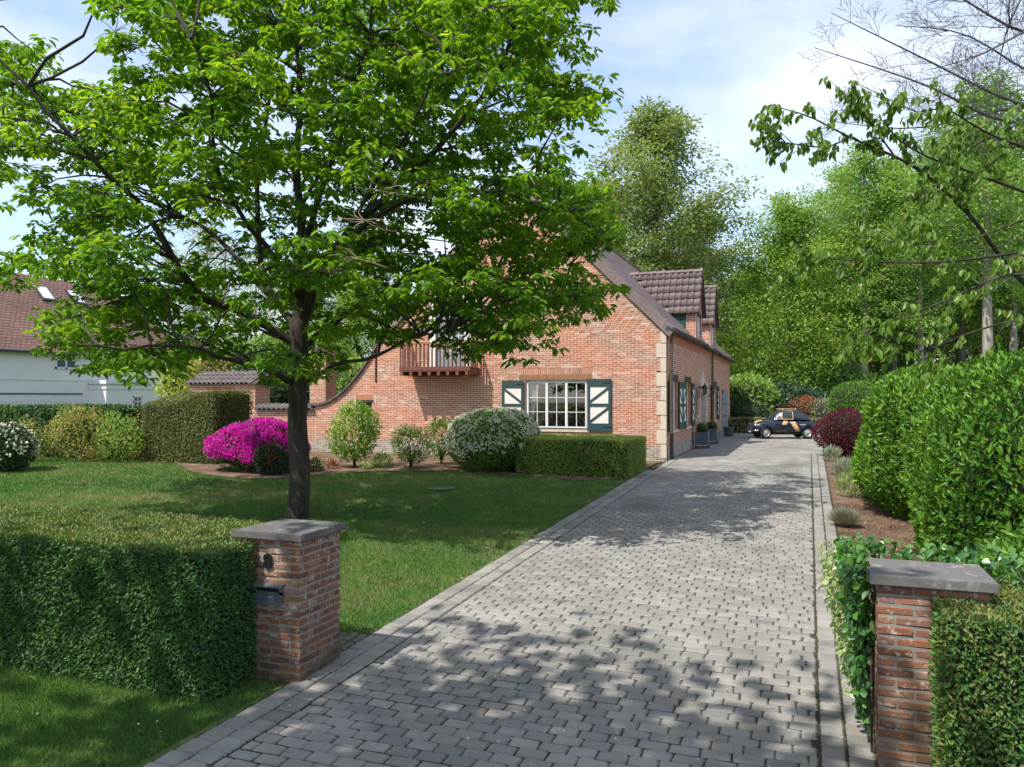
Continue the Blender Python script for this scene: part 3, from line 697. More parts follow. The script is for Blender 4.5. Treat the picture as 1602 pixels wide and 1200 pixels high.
# roof tiles ---------------------------------------------------
def tile_geo(w, ln, th=.018, amp=.028, lift=.03, seg=6):
    """pantile: local x across, y up the slope, z out of the slope; origin at lower left corner"""
    xs = np.linspace(0, w * 1.04, seg + 1); pz = amp * (np.sin(xs / w * 2 * PI - .6)) 
    V = []
    for yv, zl in ((0, lift), (ln * 1.1, 0.006)):
        for x_, z_ in zip(xs, pz): V.append((x_, yv, z_ + zl + .0))
    for x_, z_ in zip(xs, pz): V.append((x_, 0, z_ + lift - th))
    s1 = seg + 1; F = [(k, k + 1, s1 + k + 1, s1 + k) for k in range(seg)] + [(2 * s1 + k, 2 * s1 + k + 1, k + 1, k) for k in range(seg)]
    return A(V), A(F)
def slope_axes(a, s): a = A(a, float); s = A(s, float); a /= np.linalg.norm(a); s /= np.linalg.norm(s); return a, s, np.cross(a, s)
def tile_inst(mesh_cache, parent, o, a, s, n, name='roof_tile'):
    from mathutils import Matrix
    ob = bpy.data.objects.new(name, mesh_cache); COL.objects.link(ob); ob.parent = parent
    M = Matrix(((a[0], s[0], n[0], o[0]), (a[1], s[1], n[1], o[1]), (a[2], s[2], n[2], o[2]), (0, 0, 0, 1))); ob.matrix_local = M
    return ob
def tmesh(w, ln, mat='tile', **k):
    V, F = tile_geo(w, ln, **k); mb = MB(); mb.add(V, F); o = mb.build('tile_proto', mat); me = o.data; bpy.data.objects.remove(o)
    for p in me.polygons: p.use_smooth = True
    return me
# main roof: right slope (towards the driveway) and left slope
ST = math.sqrt(2) / 2
def roofslope(name, o, a, s, na, ns, w, ln, keep=lambda i, j: True):
    a, s, n = slope_axes(a, s); V, F = tile_geo(w, ln, seg=5); mb = MB()
    for j in range(ns):
        for i in range(na):
            if keep(i, j): mb.add(A(o) + (V[:, [0]] + i * w) * a + (V[:, [1]] + j * ln) * s + V[:, [2]] * n, F, random.random())
    ob = mb.build(name, 'tile', roof, smooth=False); ob['kind'] = 'stuff'; return ob
rm = MB()
ex = .22
rm.add([(ex, -.03, EV + .13 - ex), (ex, 20.4, EV + .13 - ex), (-4.8, 20.4, APZ + .13), (-4.8, -.03, APZ + .13)], [(0, 1, 2, 3)])
rm.add([(-4.8, -.03, APZ + .13), (-4.8, 20.4, APZ + .13), (-9.85, 20.4, APZ + .13 - 5.05), (-9.85, -.03, APZ + .13 - 5.05)], [(0, 1, 2, 3)])
roof = rm.build('roof', 'tile', house)
def keep_main(i, j):
    y = i * .24 + .12; z = EV + .13 - ex + (j + .5) * .315 * ST
    for c in ((d1[0] + d1[1]) / 2, (d2[0] + d2[1]) / 2):
        if abs(y - c) < .95 and z < 7.3 - max(0, abs(y - c)) * 1.4: return False
    return True
roofslope('roof_tiles', (ex, 0, EV + .15 - ex), (0, 1, 0), (-ST, 0, ST), 84, 22, .24, .315, keep_main)
roofslope('roof_tiles', (-9.85, 20.2, APZ + .15 - 5.05), (0, -1, 0), (ST, 0, ST), 84, 22, .24, .315)
# verge tiles down the gable
MT['verge'] = tilemat('verge tile', [(.15, .11, .105), (.19, .145, .135), (.17, .13, .125)])
vt = MB(); vt.box(0.004, .352, -.03, .2, -.0, .035); vt.box(.004, .352, -.03, .0, -.235, -.001); vo = vt.build('p', 'verge'); vmesh = vo.data; bpy.data.objects.remove(vo)
for k in range(20):
    t = .0 + k * .345
    for sgn in (0, 1):
        if sgn and k > 16: continue
        x0 = ex - t * ST; z0 = EV + .13 - ex + t * ST
        if not sgn: a, s, n = slope_axes((-ST, 0, ST), (0, 1, 0)); o = A([x0, -.06, z0 + .012 + .0]); n = -n; 
        else: o = A([-9.6 - 0 + t * ST, -.06, APZ + .13 - 4.8 + t * ST]); a, s, n = slope_axes((ST, 0, ST), (0, 1, 0))
        n = A([ST, 0, ST]) if not sgn else A([-ST, 0, ST])
        tile_inst(vmesh, roof, o + n * .055, a, A([0, 1, 0.]), n, 'verge_tile')
m = MB()
for k in range(52): m.tube([(-4.8, -.05 + k * .395, APZ + .13), (-4.8, .37 + k * .395, APZ + .15)], [.115, .13], 8, r=random.random())
m.build('ridge_tiles', 'tile', roof)['kind'] = 'stuff'
# dormers
tmd = tmesh(.235, .30)
for (s0, s1), first in ((d1, 1), (d2, 0)):
    c = (s0 + s1) / 2; rz_ = 7.32; ez = 5.78; hw = (s1 - s0) / 2
    dm = MB()
    # front gable and cheeks
    F0 = FR((.0, s0, 0), (0, 1, 0), (1, 0, 0)); wv = (.42, 1.42, 4.72, 5.55); sp = (rz_ - ez) / hw
    ext = lambda z: (0, 2 * hw) if z < ez - .1 else (((z - ez + .1) / sp), 2 * hw - (z - ez + .1) / sp) if z < rz_ - .25 else None
    Bk, St = lay(F0, EV + .1, 7.2, ext, [wv, (wv[0] - .1, wv[1] + .1, 5.55, 5.7)])
    root = MB(); back(root, F0, St); dor = root.build('dormer', 'mortar', house)
    m = MB(); brickmesh(m, F0, Bk)
    CH = FR((.0, s0, 0), (-1, 0, 0), (0, -1, 0)); Bk2, St2 = lay(CH, EV + .2, ez + .1, lambda z: (0, .36) if z < ez - .04 else None, [])
    brickmesh(m, CH, Bk2); CH2 = FR((.0, s1, 0), (-1, 0, 0), (0, 1, 0)); brickmesh(m, CH2, Bk2); m.build('dormer_brickwork', 'brick', dor)['kind'] = 'stuff'
    m = MB(); back(m, CH, St2); back(m, CH2, St2); m.build('cheek_backing', 'mortar', dor)
    F0.part('dormer_lintel', 'darkwood', dor, wv[0] - .1, wv[1] + .1, 5.552, 5.7, -.05, .02)
    m = MB(); F0.box(m, wv[0], wv[1], wv[2], wv[3], -.14, -.12); F0.box(m, wv[0], wv[0] + .07, wv[2], wv[3], -.11, -.03); F0.box(m, wv[1] - .07, wv[1], wv[2], wv[3], -.11, -.03); F0.box(m, wv[0] + .47, wv[0] + .53, wv[2], wv[3], -.11, -.03); F0.box(m, wv[0] + .07, wv[1] - .07, wv[3] - .07, wv[3], -.11, -.03)
    m.build('dormer_window', 'white', dor); F0.part('dormer_pane', 'glass', dor, wv[0] + .07, wv[1] - .07, wv[2], wv[3] - .07, -.09, -.085)
    # green board cladding of the cheeks
    for k in range(11):
        z = EV + .45 + k * .12
        if z > ez - .16: break
        xb = -(z - EV - .1); 
        for yy, nd in ((s0, -1), (s1, 1)):
            m = MB(); ya, yb_ = sorted((yy + .01 * nd, yy + .03 * nd)); m.box(min(xb, -.37), -.365, ya, yb_, z, z + .112); m.build('cladding_board', 'cladding', dor)
    m = MB(); m.add([(-.3, s0 + .02, EV + .3), (-1.25, s0 + .02, ez - .05), (-.3, s0 + .02, ez - .05)], [(0, 1, 2)]); m.add([(-.3, s1 - .02, EV + .3), (-1.25, s1 - .02, ez - .05), (-.3, s1 - .02, ez - .05)], [(0, 1, 2)]); m.build('cheek_boarding', 'cladding', dor)
    # lead flashing where the cheek meets the roof
    m = MB(); m.add([(.05, s0 - .12, EV + .16 - .05), (-1.35, s0 - .12, EV + .16 + 1.35), (-1.35, s0 + .01, EV + .2 + 1.35), (.05, s0 + .01, EV + .2 - .05)], [(0, 1, 2, 3)]); V0 = m
    m.build('flashing', M_plain('lead', (.42, .42, .43), .5, var=.1) if first else bpy.data.materials['lead'], dor)
    # roof
    ov = .14; ee = ez - ov * 1.42; L_ = math.hypot(hw + ov, rz_ - ee)
    for sg in (-1, 1):
        a, s, n = slope_axes((-sg * -1 * -1, 0, 0), (0, -sg, (rz_ - ee) / (hw + ov))); 
        o = A([.16 if sg < 0 else .16, c + sg * (hw + ov), ee])
        ux = A([-1., 0, 0]); up = A([0, -sg * (hw + ov), rz_ - ee]); up /= np.linalg.norm(up)
        nn = A([0, sg * (rz_ - ee), hw + ov]); nn /= np.linalg.norm(nn)
        xr = -(rz_ - EV - .16); xe = -(ee - EV - .1)
        m = MB(); m.add([(.15, c + sg * (hw + ov), ee), (xe, c + sg * (hw + ov), ee), (xr, c, rz_), (.15, c, rz_)], [(0, 1, 2, 3)]); m.build('dormer_roof', 'tile', dor)
        nr = 6
        for j in range(nr):
            zl = ee + (rz_ - ee) * j / nr; xl = -(zl - EV - .13)
            ntile = int((.16 - xl) / .235) + 1
            for i in range(ntile):
                oo = A([.16, c + sg * (hw + ov), ee]) + ux * (i * .235) + up * (j * L_ / nr) + nn * .02
                if sg < 0: tile_inst(tmd, dor, oo, ux, up, nn)     # seen from the drive
                elif i % 1 == 0: tile_inst(tmd, dor, oo, ux, up, nn)
    for k in range(8):
        x_ = .17 - k * .36
        if x_ < -(rz_ - EV) + .1: break
        m = MB(); m.tube([(x_, c, rz_ + .0), (x_ - .38, c, rz_ - .015)], [.11, .095], 8); m.build('ridge_tile', 'tile', dor)
    m = MB()
    for sg in (-1, 1): m.add([(.175, c + sg * (hw + ov + .02), ee - .03), (.175, c, rz_ + .06), (.175, c, rz_ - .06), (.175, c + sg * (hw + ov - .06), ee - .06)], [(0, 1, 2, 3)])
    m.build('bargeboard', 'tile', dor)

# ------------------------------------------------------------------ garden wall with tile cap, gateway, chimney pier
gwall = empty('garden_wall', 'brick garden wall with grey tiled coping, running left from the house gable', 'wall')
GW = FR((-12.3, 0.0, 0), (-1, 0, 0), (0, -1, 0))
Bk, St = lay(GW, GZ - .06, 2.0, lambda z: (0, 2.55), []); brickwall('wall', GW, Bk, St, gwall, plz=GZ + .3)
m = MB(); m.box(-14.85, -12.3, .02, .3, GZ - .1, 2.0); m.build('wall_core', 'mortar', gwall)
tmw = tmesh(.21, .36, 'walltile', amp=.045, lift=.045)
def capt(parent, x0, x1, y0, z0, rise, ncol, name='coping_tile', rows=1, ln=.42):
    s = A([0, ln, rise]); s = s / np.linalg.norm(s); a = A([1., 0, 0]); n = np.cross(a, s)
    for j in range(rows):
        for i in range(ncol): tile_inst(tmw, parent, A([x0 + i * .21, y0, z0]) + s * j * .36, a, s, n, name)
capt(gwall, -14.85, -12.3, -.14, 2.0, .24, 12)
s_ = 0
m = MB(); m.add([(-14.85, -.12, 1.99), (-12.3, -.12, 1.99), (-12.3, .3, 2.2), (-14.85, .3, 2.2)], [(0, 1, 2, 3)]); m.build('coping_bed', 'pmortar', gwall)
# coping of the swooping gable shoulder
m = MB(); us = np.linspace(9.55, 12.45, 24)
for k in range(23):
    a, b = us[k], us[k + 1]; za, zb = swoop(a), swoop(b); cp = MB()
    V = []
    for u_, z_ in ((a, za), (b + .01, zb)):
        for o, dz in ((.09, -.02), (.09, .06), (-.25, .09), (-.25, -.02)): V.append((-u_, -o, z_ + dz))
    cp.add(V, [(0, 1, 2, 3), (4, 7, 6, 5), (0, 4, 5, 1), (1, 5, 6, 2), (2, 6, 7, 3), (3, 7, 4, 0)], random.random()); cp.build('coping_tile', 'walltile', house)
gate = empty('garden_gateway', 'taller brick gateway block with sloping grey tile roof behind the clipped yew', 'gateway')
GT = FR((-14.86, -.02, 0), (-1, 0, 0), (0, -1, 0)); GTs = FR((-14.86, -.02, 0), (0, 1, 0), (1, 0, 0))
xg = -14.86 - PLY(297, 620, -.02)[0]; print('xg', xg)
Bk, St = lay(GT, GZ - .06, 2.95, lambda z: (0, xg), [(.9, xg - .7, 0, 2.62)]); brickwall('front_wall', GT, Bk, St, gate)
Bk, St = lay(GTs, GZ - .06, 2.95, lambda z: (0, .85), []); brickwall('end_wall', GTs, Bk, St, gate)
m = MB(); m.box(-14.88 - xg, -14.88, .0, .84, 2.6, 2.93); m.box(-15.7, -14.88, 0, .84, .4, 2.6); m.box(-14.88 - xg, -14.88 - xg + .68, 0, .84, .4, 2.6); m.build('wall_core', 'mortar', gate)
m = MB(); soldier(m, GT, .9, xg - .7, 2.62, 2.82); 
for v in m.v: v[:, 1] -= .004
m.build('soldier_course', 'brick', gate)['kind'] = 'stuff'
capt(gate, 0, 0, 0, 0, 0, 0)
xs0 = -14.86 - xg - .1
capt(gate, xs0, 0, -.16, 2.93, .20, int((xg + .12) / .21), 'roof_tile', 3)
m = MB(); m.add([(xs0, -.14, 2.925), (-14.72, -.14, 2.925), (-14.72, .92, 3.40), (xs0, .92, 3.40)], [(0, 1, 2, 3)]); m.add([(-14.75, -.1, 2.9), (-14.75, .9, 2.9), (-14.75, .9, 3.38)], [(0, 1, 2)]); m.build('roof_bed', 'darkwood', gate)
pier = empty('chimney_pier', 'square orange brick chimney standing behind the curved garden wall', 'chimney')
cp0 = PLY(485, 600, 2.2); cp1 = PLY(509, 600, 2.2)
CP = FR((cp1[0], 2.2, 0), (-1, 0, 0), (0, -1, 0)); CPs = FR((cp1[0], 2.2, 0), (0, 1, 0), (1, 0, 0)); wdt = cp1[0] - cp0[0]
for nm, f_, w_ in (('front_face', CP, wdt), ('side_face', CPs, .75)):
    Bk, St = lay(f_, GZ - .06, 4.3, lambda z: (0, w_), []); brickwall(nm, f_, Bk, St, pier)
m = MB(); m.box(cp0[0] - .05, cp1[0] + .05, 2.15, 3.0, 4.3, 4.38); m.build('chimney_cap', 'bluestone', pier)

# ------------------------------------------------------------------ gate pillars
def pillar(x0, x1, y0, y1, zt, label):
    p = empty('gate_pillar', label, 'pillar'); zb = float(tz((x0 + x1) / 2, y0)) - .03
    m = MB(); m.box(x0 + .005, x1 - .005, y0 + .005, y1 - .005, zb, zt); core = m.build('mortar_core', 'pmortar', p)
    nc = 19; ch = (zt - zb) / nc; B = []
    for k in range(nc):
        za, zc = zb + k * ch + .007, zb + (k + 1) * ch - .008; off = k % 2
        # front and back rows, then sides
        def run(a, b, un, o):
            e = [a] + ([a + un / 2] if o else []); 
            while e[-1] + un < b - .02: e.append(e[-1] + un)
            return e + [b]
        j_ = .007
        e = run(x0, x1, (x1 - x0) / 3, off)
        for yy0, yy1 in ((y0, y0 + .1), (y1 - .1, y1)):
            for q in range(len(e) - 1): B.append((e[q] + (j_ if q else 0), e[q + 1] - (j_ if q < len(e) - 2 else 0), yy0, yy1, za, zc))
        e = run(y0 + .1, y1 - .1, (y1 - y0 - .2) / 2, not off)
        for xx0, xx1 in ((x0, x0 + .1), (x1 - .1, x1)):
            for q in range(len(e) - 1): B.append((xx0, xx1, e[q] + j_, e[q + 1] - j_, za, zc))
    for b in B:
        c = A([(b[0] + b[1]) / 2, (b[2] + b[3]) / 2, (b[4] + b[5]) / 2]); h = A([(b[1] - b[0]) / 2, (b[3] - b[2]) / 2, (b[5] - b[4]) / 2])
        j = R.normal(size=(8, 3)) * .0028; V = []; cf = .006
        sg = [(-1, -1), (1, -1), (1, 1), (-1, 1)]
        for lev, (zi, ins) in enumerate(((-1, cf), (-.72, 0), (.72, 0), (1, cf))):
            for q, (sx, sy) in enumerate(sg): V.append((sx * (h[0] - ins) + j[q][0], sy * (h[1] - ins) + j[q][1], zi * h[2] + j[q][2] * .5))
        F = [(0, 3, 2, 1), (12, 13, 14, 15)] + [(l * 4 + q, l * 4 + (q + 1) % 4, l * 4 + 4 + (q + 1) % 4, l * 4 + 4 + q) for l in range(3) for q in range(4)]
        mb = MB(); mb.add(V, F); o = mb.build('brick', 'pbrick', p); o.location = c
    bm = bmesh.new(); bmesh.ops.create_cube(bm, size=1); bmesh.ops.scale(bm, vec=(x1 - x0 + .09, y1 - y0 + .10, .062), verts=bm.verts)
    bmesh.ops.bevel(bm, geom=bm.edges[:], offset=.006, segments=2, affect='EDGES'); me = bpy.data.meshes.new('cap'); bm.to_mesh(me); bm.free(); me.materials.append(MT['bluestone'])
    o = bpy.data.objects.new('cap_stone', me); COL.objects.link(o); o.parent = p; o.location = ((x0 + x1) / 2, (y0 + y1) / 2, zt + .031)
    return p
PL = pillar(-.66, -.04, -18.16, -17.55, 1.235, 'left brick gate pillar with mailbox and house number beside the dark hedge')
PR = pillar(4.39, 5.03, -18.13, -17.62, 1.235, 'right brick gate pillar with ivy on its left side')
mboxp = PLY(398, 915, -18.165); mbq = PLY(443, 948, -18.165)
m = MB(); PF = FR((0, -18.165, 0), (1, 0, 0), (0, -1, 0))
x0, x1, z1, z0 = mboxp[0], mbq[0], mboxp[2], mbq[2]
mbx = MB(); 
for q in ((x0, x1, z0, z0 + .035), (x0, x1, z0 + .095, z0 + .115), (x0, x0 + .03, z0 + .035, z0 + .15), (x1 - .03, x1, z0 + .035, z0 + .15)): PF.box(mbx, *q, 0, .02)
mo = mbx.build('mailbox', 'steel', PL)
PF.part('letter_slot', 'black', mo, x0 + .03, x1 - .03, z0 + .115, z0 + .155, .001, .006); PF.part('name_plate', 'planter', mo, x0 + .032, x1 - .032, z0 + .037, z0 + .093, .001, .012)
m = MB(); V = [PF.p(u, z, o) for u in (x0 - .005, x1 + .005) for z, o in ((z0 + .185, 0), (z0 + .165, .05), (z0 + .155, .05), (z0 + .17, 0))]
m.add(V, [(0, 1, 2, 3), (4, 7, 6, 5), (0, 4, 5, 1), (1, 5, 6, 2), (2, 6, 7, 3), (3, 7, 4, 0)]); m.build('mailbox_hood', 'steel', mo)
cu = bpy.data.curves.new('n', 'FONT'); cu.body = '8'; cu.size = .17; cu.extrude = .008; cu.offset = .006
to = bpy.data.objects.new('n', cu); COL.objects.link(to); bpy.context.view_layer.update(); me = bpy.data.meshes.new_from_object(to); bpy.data.objects.remove(to)
no = bpy.data.objects.new('house_number', me); COL.objects.link(no); me.materials.clear(); me.materials.append(MT['black']); no.parent = PL
q = PLY(412, 888, -18.175); no.location = (q[0], -18.175, q[2]); no.rotation_euler = (PI / 2, 0, 0)

# ------------------------------------------------------------------ neighbour's white house
nb = empty('white_house', 'white rendered house with a brown tiled roof behind the left hedge', 'house')
NX = -43.2; NE = 5.6; ny0, ny1 = -8.0, 27.6
NF = FR((NX, 0, 0), (0, 1, 0), (1, 0, 0))
m = MB(); m.box(NX - 10, NX, ny0, ny1, .3, NE - .1); m.build('wall', 'render', nb)
by0 = PLX(139, 600, NX)[1]; bx = NX + 1.6
m = MB(); m.box(NX, bx, by0, ny1 - .3, .3, 3.35); m.build('bay', 'render', nb)
NBf = FR((bx, 0, 0), (0, 1, 0), (1, 0, 0))
m = MB(); m.box(NX, bx + .12, by0 - .12, ny1 - .2, 3.36, 3.62); m.box(NX, bx + .06, by0 - .06, ny1 - .25, 3.0, 3.08); m.build('cornice', 'white', nb)
NF.part('string_course', 'white', nb, ny0, by0 - .2, 3.55, 3.62, .001, .05)
g0 = PLX(0, 616, NX)[1]; g1 = PLX(126, 616, NX)[1]
gd = NF.part('garage_door', 'white', nb, g0 - 3, g1, .55, 2.62, .001, .04); NF.part('door_head', 'zinc', nb, g0 - 3, g1 + .1, 2.62, 2.70, .001, .1)
for k in range(4): NF.part('door_board', 'white', gd, g0 - 2.95, g1 - .05, .6 + k * .5, 1.05 + k * .5, .041, .06)
for pxa, pxb, pya, pyb, fr_ in ((86, 119, 548, 578, NF), (184, 206, 548, 583, NF), (208, 221, 620, 637, NBf)):
    X_ = fr_.o[0]; a = PLX(pxa, pya, X_); b = PLX(pxb, pyb, X_)
    wf = MB(); u0, u1, z1, z0 = a[1], b[1], a[2], b[2]
    e_ = min(.12, (z1 - z0) * .1)
    for q in ((u0, u1, z0, z0 + e_), (u0, u1, z1 - e_, z1), (u0, u0 + e_, z0, z1), (u1 - e_, u1, z0, z1), ((u0 + u1) / 2 - e_ / 2, (u0 + u1) / 2 + e_ / 2, z0, z1), (u0, u1, (z0 + z1) / 2 - .04, (z0 + z1) / 2 + .04)): fr_.box(wf, *q, .002, .08)
    w_ = wf.build('window', 'white', nb)
    M_pane = fr_.part('pane', 'planter', w_, u0 + .1, u1 - .1, z0 + .1, z1 - .1, .003, .02)
# roof with long slope facing the driveway
m_, n_, l_, b_ = new_mat('brown clay tiles far')
ge = n_.new('ShaderNodeTexBrick'); ge.inputs['Scale'].default_value = 1; ge.inputs['Brick Width'].default_value = .36; ge.inputs['Row Height'].default_value = .20; ge.inputs['Mortar Size'].default_value = .028
ge.inputs['Color1'].default_value = (.19, .10, .075, 1); ge.inputs['Color2'].default_value = (.25, .135, .10, 1); ge.inputs['Mortar'].default_value = (.085, .05, .045, 1)
ps = n_.new('ShaderNodeNewGeometry'); sx = n_.new('ShaderNodeSeparateXYZ'); cb = n_.new('ShaderNodeCombineXYZ'); l_.new(ps.outputs['Position'], sx.inputs[0]); l_.new(sx.outputs['Y'], cb.inputs[0]); l_.new(sx.outputs['Z'], cb.inputs[1]); l_.new(cb.outputs[0], ge.inputs['Vector'])
c_ = mixc(n_, l_, .45, ge.outputs['Color'], noise(n_, l_, .6, 5, .6, 'Pos'), 'OVERLAY'); l_.new(c_, b_.inputs['Base Color']); b_.inputs['Roughness'].default_value = .8
bk = n_.new('ShaderNodeBump'); bk.inputs['Distance'].default_value = .05; l_.new(ge.outputs['Fac'], bk.inputs['Height']); bk.invert = True; l_.new(bk.outputs[0], b_.inputs['Normal'])
m = MB(); rx, rz2 = NX - 5.2, NE + 5.6
V = [(NX + .35, ny0, NE - .2), (NX + .35, ny1 + .4, NE - .2), (rx, ny1 - 3.5, rz2), (rx, ny0, rz2), (NX - 10.4, ny0, NE - .2), (NX - 10.4, ny1 + .4, NE - .2)]
m.add(V, [(0, 1, 2, 3), (3, 2, 5, 4)]); m.add(V, [(1, 5, 2)]); nr = m.build('roof', m_, nb)
m = MB(); m.tube([(NX + .42, ny0, NE - .24), (NX + .42, ny1 + .4, NE - .24)], .1, 8, True); m.build('gutter', 'zinc', nb)
def onroof(px, py):
    # intersect with the facing slope
    r_ = ray(px, py); a = A([NX + .35, 0, NE - .2]); n = np.cross(A([0, 1., 0]), A([rx - NX - .35, 0, rz2 - NE + .2])); n /= np.linalg.norm(n)
    k = np.dot(a - CAM, n) / np.dot(r_, n); return CAM + r_ * k, n * (1 if n[2] > 0 else -1)
sdir = A([rx - NX - .35, 0, rz2 - NE + .2]); sdir /= np.linalg.norm(sdir)
for px, py in ((69, 460), (118, 466)):
    p, n = onroof(px, py); 
    for nm, mt, hu, hs, o0, o1 in (('skylight', 'zinc', .55, .75, .02, .14), ('skylight_pane', 'white', .42, .6, .141, .16)):
        V = [p + A([0, 1, 0]) * a * hu + sdir * b * hs + n * o for o in (o0, o1) for a, b in ((-1, -1), (1, -1), (1, 1), (-1, 1))]
        mb = MB(); mb.add(V, [(0, 3, 2, 1), (4, 5, 6, 7), (0, 1, 5, 4), (1, 2, 6, 5), (2, 3, 7, 6), (3, 0, 4, 7)])
        if nm == 'skylight': par = mb.build(nm, mt, nb)
        else: mb.build('pane', mt, par)
#PART2
# ------------------------------------------------------------------ clipped hedges
def hedge(name, label, cat, x0, x1, y0, y1, zt, mat, dens, L, W, core='core_hedge', nx=12, ny=6, seed=0, group=None, **k):
    V, F = boxmesh(x0, x1, y0, y1, zt, nx, ny); root = empty(name, label, cat, group)
    ins = .06; Vi, Fi = boxmesh(x0 + ins, x1 - ins, y0 + ins, y1 - ins, lambda a, b: zt(a, b) - ins, nx, ny)
    m = MB(); m.add(Vi, Fi, .2); m.build('inner_twigs', core_m, root)
    m = MB(); foliage(m, V, F, dens, L, W, seed=seed, **k); m.build('foliage', mat, root); return root
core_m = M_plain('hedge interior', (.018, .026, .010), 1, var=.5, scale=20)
hz_l = lambda x, y: 1.20 + .015 * math.sin(x * 1.7)
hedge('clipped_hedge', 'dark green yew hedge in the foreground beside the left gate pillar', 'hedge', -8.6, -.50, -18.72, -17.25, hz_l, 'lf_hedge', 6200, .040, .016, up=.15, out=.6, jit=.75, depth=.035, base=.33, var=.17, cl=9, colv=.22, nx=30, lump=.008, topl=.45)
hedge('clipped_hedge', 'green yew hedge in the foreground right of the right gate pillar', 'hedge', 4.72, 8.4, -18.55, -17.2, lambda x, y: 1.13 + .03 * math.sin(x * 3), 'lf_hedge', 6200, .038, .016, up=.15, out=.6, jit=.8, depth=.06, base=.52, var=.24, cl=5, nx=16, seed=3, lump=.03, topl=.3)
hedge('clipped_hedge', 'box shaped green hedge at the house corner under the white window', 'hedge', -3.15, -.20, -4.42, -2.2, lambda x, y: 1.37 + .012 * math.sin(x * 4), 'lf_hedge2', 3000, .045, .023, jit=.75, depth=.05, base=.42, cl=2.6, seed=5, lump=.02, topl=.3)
YX0, YX1 = PLY(222, 690, -5.6)[0], PLY(395, 690, -3.9)[0]
def zt_tall(x, y):
    # concave sculpted top: high along the back and to the right, swept down at the front left
    t = np.clip((x - YX0 - .2) / 2.4, 0, 1); b = np.clip((y + 5.8) / 1.9, 0, 1)
    return 2.12 + .48 * max(t * t * (3 - 2 * t), b ** .8) 
hedge('sculpted_yew', 'tall olive green clipped yew block with a swept top in front of the gateway', 'hedge', YX0, YX1, -5.6, -3.9, zt_tall, 'lf_olive', 1500, .055, .03, jit=.75, depth=.06, base=.5, cl=2.2, nx=20, ny=10, seed=7)
hedge('clipped_hedge', 'long dark hedge along the boundary in front of the white house', 'hedge', -34, -15.6, -5.6, -4.3, lambda x, y: 2.12 + .02 * math.sin(x), 'lf_hedge', 420, .10, .06, jit=.8, depth=.07, base=.35, nx=30, seed=8)
hg = G(1140, 679)
hedge('clipped_hedge', 'low beige green hedge across the far end of the courtyard behind the vintage car', 'hedge', -1.5, 9.5, 19.2, 20.2, lambda x, y: 1.30 + .03 * math.sin(x * 2), 'lf_beige', 500, .09, .055, jit=.9, depth=.08, base=.6, cl=3, nx=20, seed=9)

# ------------------------------------------------------------------ bushes
def bush(name, label, cat, c, rx, ry, rz, mat, dens, L, W, lump=.12, seed=0, sq=1., fine=False, flowers=None, core=True, stems=0, zc=None, corec=.86, group=None, **k):
    root = empty(name, label, cat, group); zb = float(tz(c[0], c[1])); cz = zb + (rz if zc is None else zc)
    V, F = ball((c[0], c[1], cz), rx, ry, rz, 26, 18, lump, seed, zb + .02, sq)
    if core:
        Vc = (V - A([c[0], c[1], cz])) * corec + A([c[0], c[1], cz]); m = MB(); m.add(Vc, F, .2); m.build('inner_twigs', core_m, root)
    m = MB(); foliage(m, V, F, dens, L, W, seed=seed, fine=fine, **k); m.build('foliage', mat, root)
    if flowers:
        fm, fd, fl, fw, zmin, nm = flowers; m = MB(); P, N = sample_surf(V, F, fd); kp = (P[:, 2] > zb + zmin + .35 * (clump(P, 5, seed) - .5)) & (N[:, 2] > -.35) & (clump(P, 13, seed + 3) + .25 * R.normal(size=len(P)) > .36); P, N = P[kp], N[kp]
        for q in range(4):
            n = len(P); leafmesh(m, P + N * (.02 + (clump(P, 9, seed + 1) - .5)[:, None] * .16) + rv(n) * fl * .6, N * .5 + rv(n), N + rv(n) * .6, fl, fw, R.random(n))
        m.build(nm, fm, root)
    if stems:
        m = MB()
        for q in range(stems):
            a = 2 * PI * q / stems + R.random(); t = np.linspace(0, 1, 5)[:, None]; e = A([math.cos(a) * rx * .6, math.sin(a) * ry * .6, cz - zb + rz * .2])
            m.tube(A([c[0], c[1], zb - .02]) + e * t ** A([1.4, 1.4, .9]) + rv(5) * .01, np.linspace(.022, .006, 5), 5)
        m.build('stem', 'bark', root)
    return root
def g2(px, py): q = G(px, py); return (q[0], q[1])
c = g2(372, 741); c = (c[0] + .1, c[1] + .75)
bush('azalea_bush', 'magenta flowering azalea in full bloom on the lawn edge behind the tree', 'azalea', c, 1.38, .95, .76, 'lf_shrub', 500, .06, .03, lump=.20, seed=2, zc=.60, flowers=('fl_mag', 1300, .055, .04, .16, 'blossom'), stems=5, depth=.25)
c = g2(424, 743)
bush('rhododendron', 'small dark green rhododendron with a few red blooms at the foot of the azalea', 'rhododendron', c, .42, .38, .42, 'lf_dark', 900, .10, .035, seed=4, flowers=('fl_red', 45, .06, .05, .45, 'blossom'), zc=.42)
c = g2(752, 741); c = (c[0], c[1] + .9)
bush('viburnum_bush', 'large round viburnum dotted with cream white flower heads under the left shutter', 'bush', c, 1.28, 1.1, .84, 'lf_shrub', 1500, .06, .036, lump=.10, seed=6, zc=.78, flowers=('fl_white', 480, .045, .038, -.3, 'blossom'), base=.85)
c = g2(548, 733)
bush('young_maple', 'fresh light green multi stemmed shrub left of the small window in the wall', 'shrub', (c[0], c[1] + .2), .62, .55, .78, 'lf_lime', 950, .085, .05, lump=.32, seed=8, zc=.98, stems=6, core=False, depth=.35, jit=.9)
c = g2(640, 733)
bush('camellia_shrub', 'rounded dark green shrub with bare lower stems against the brick gable', 'shrub', (c[0], c[1] + .1), .50, .45, .48, 'lf_shrub', 1100, .06, .035, lump=.25, seed=10, zc=.66, stems=6, core=False, depth=.3)
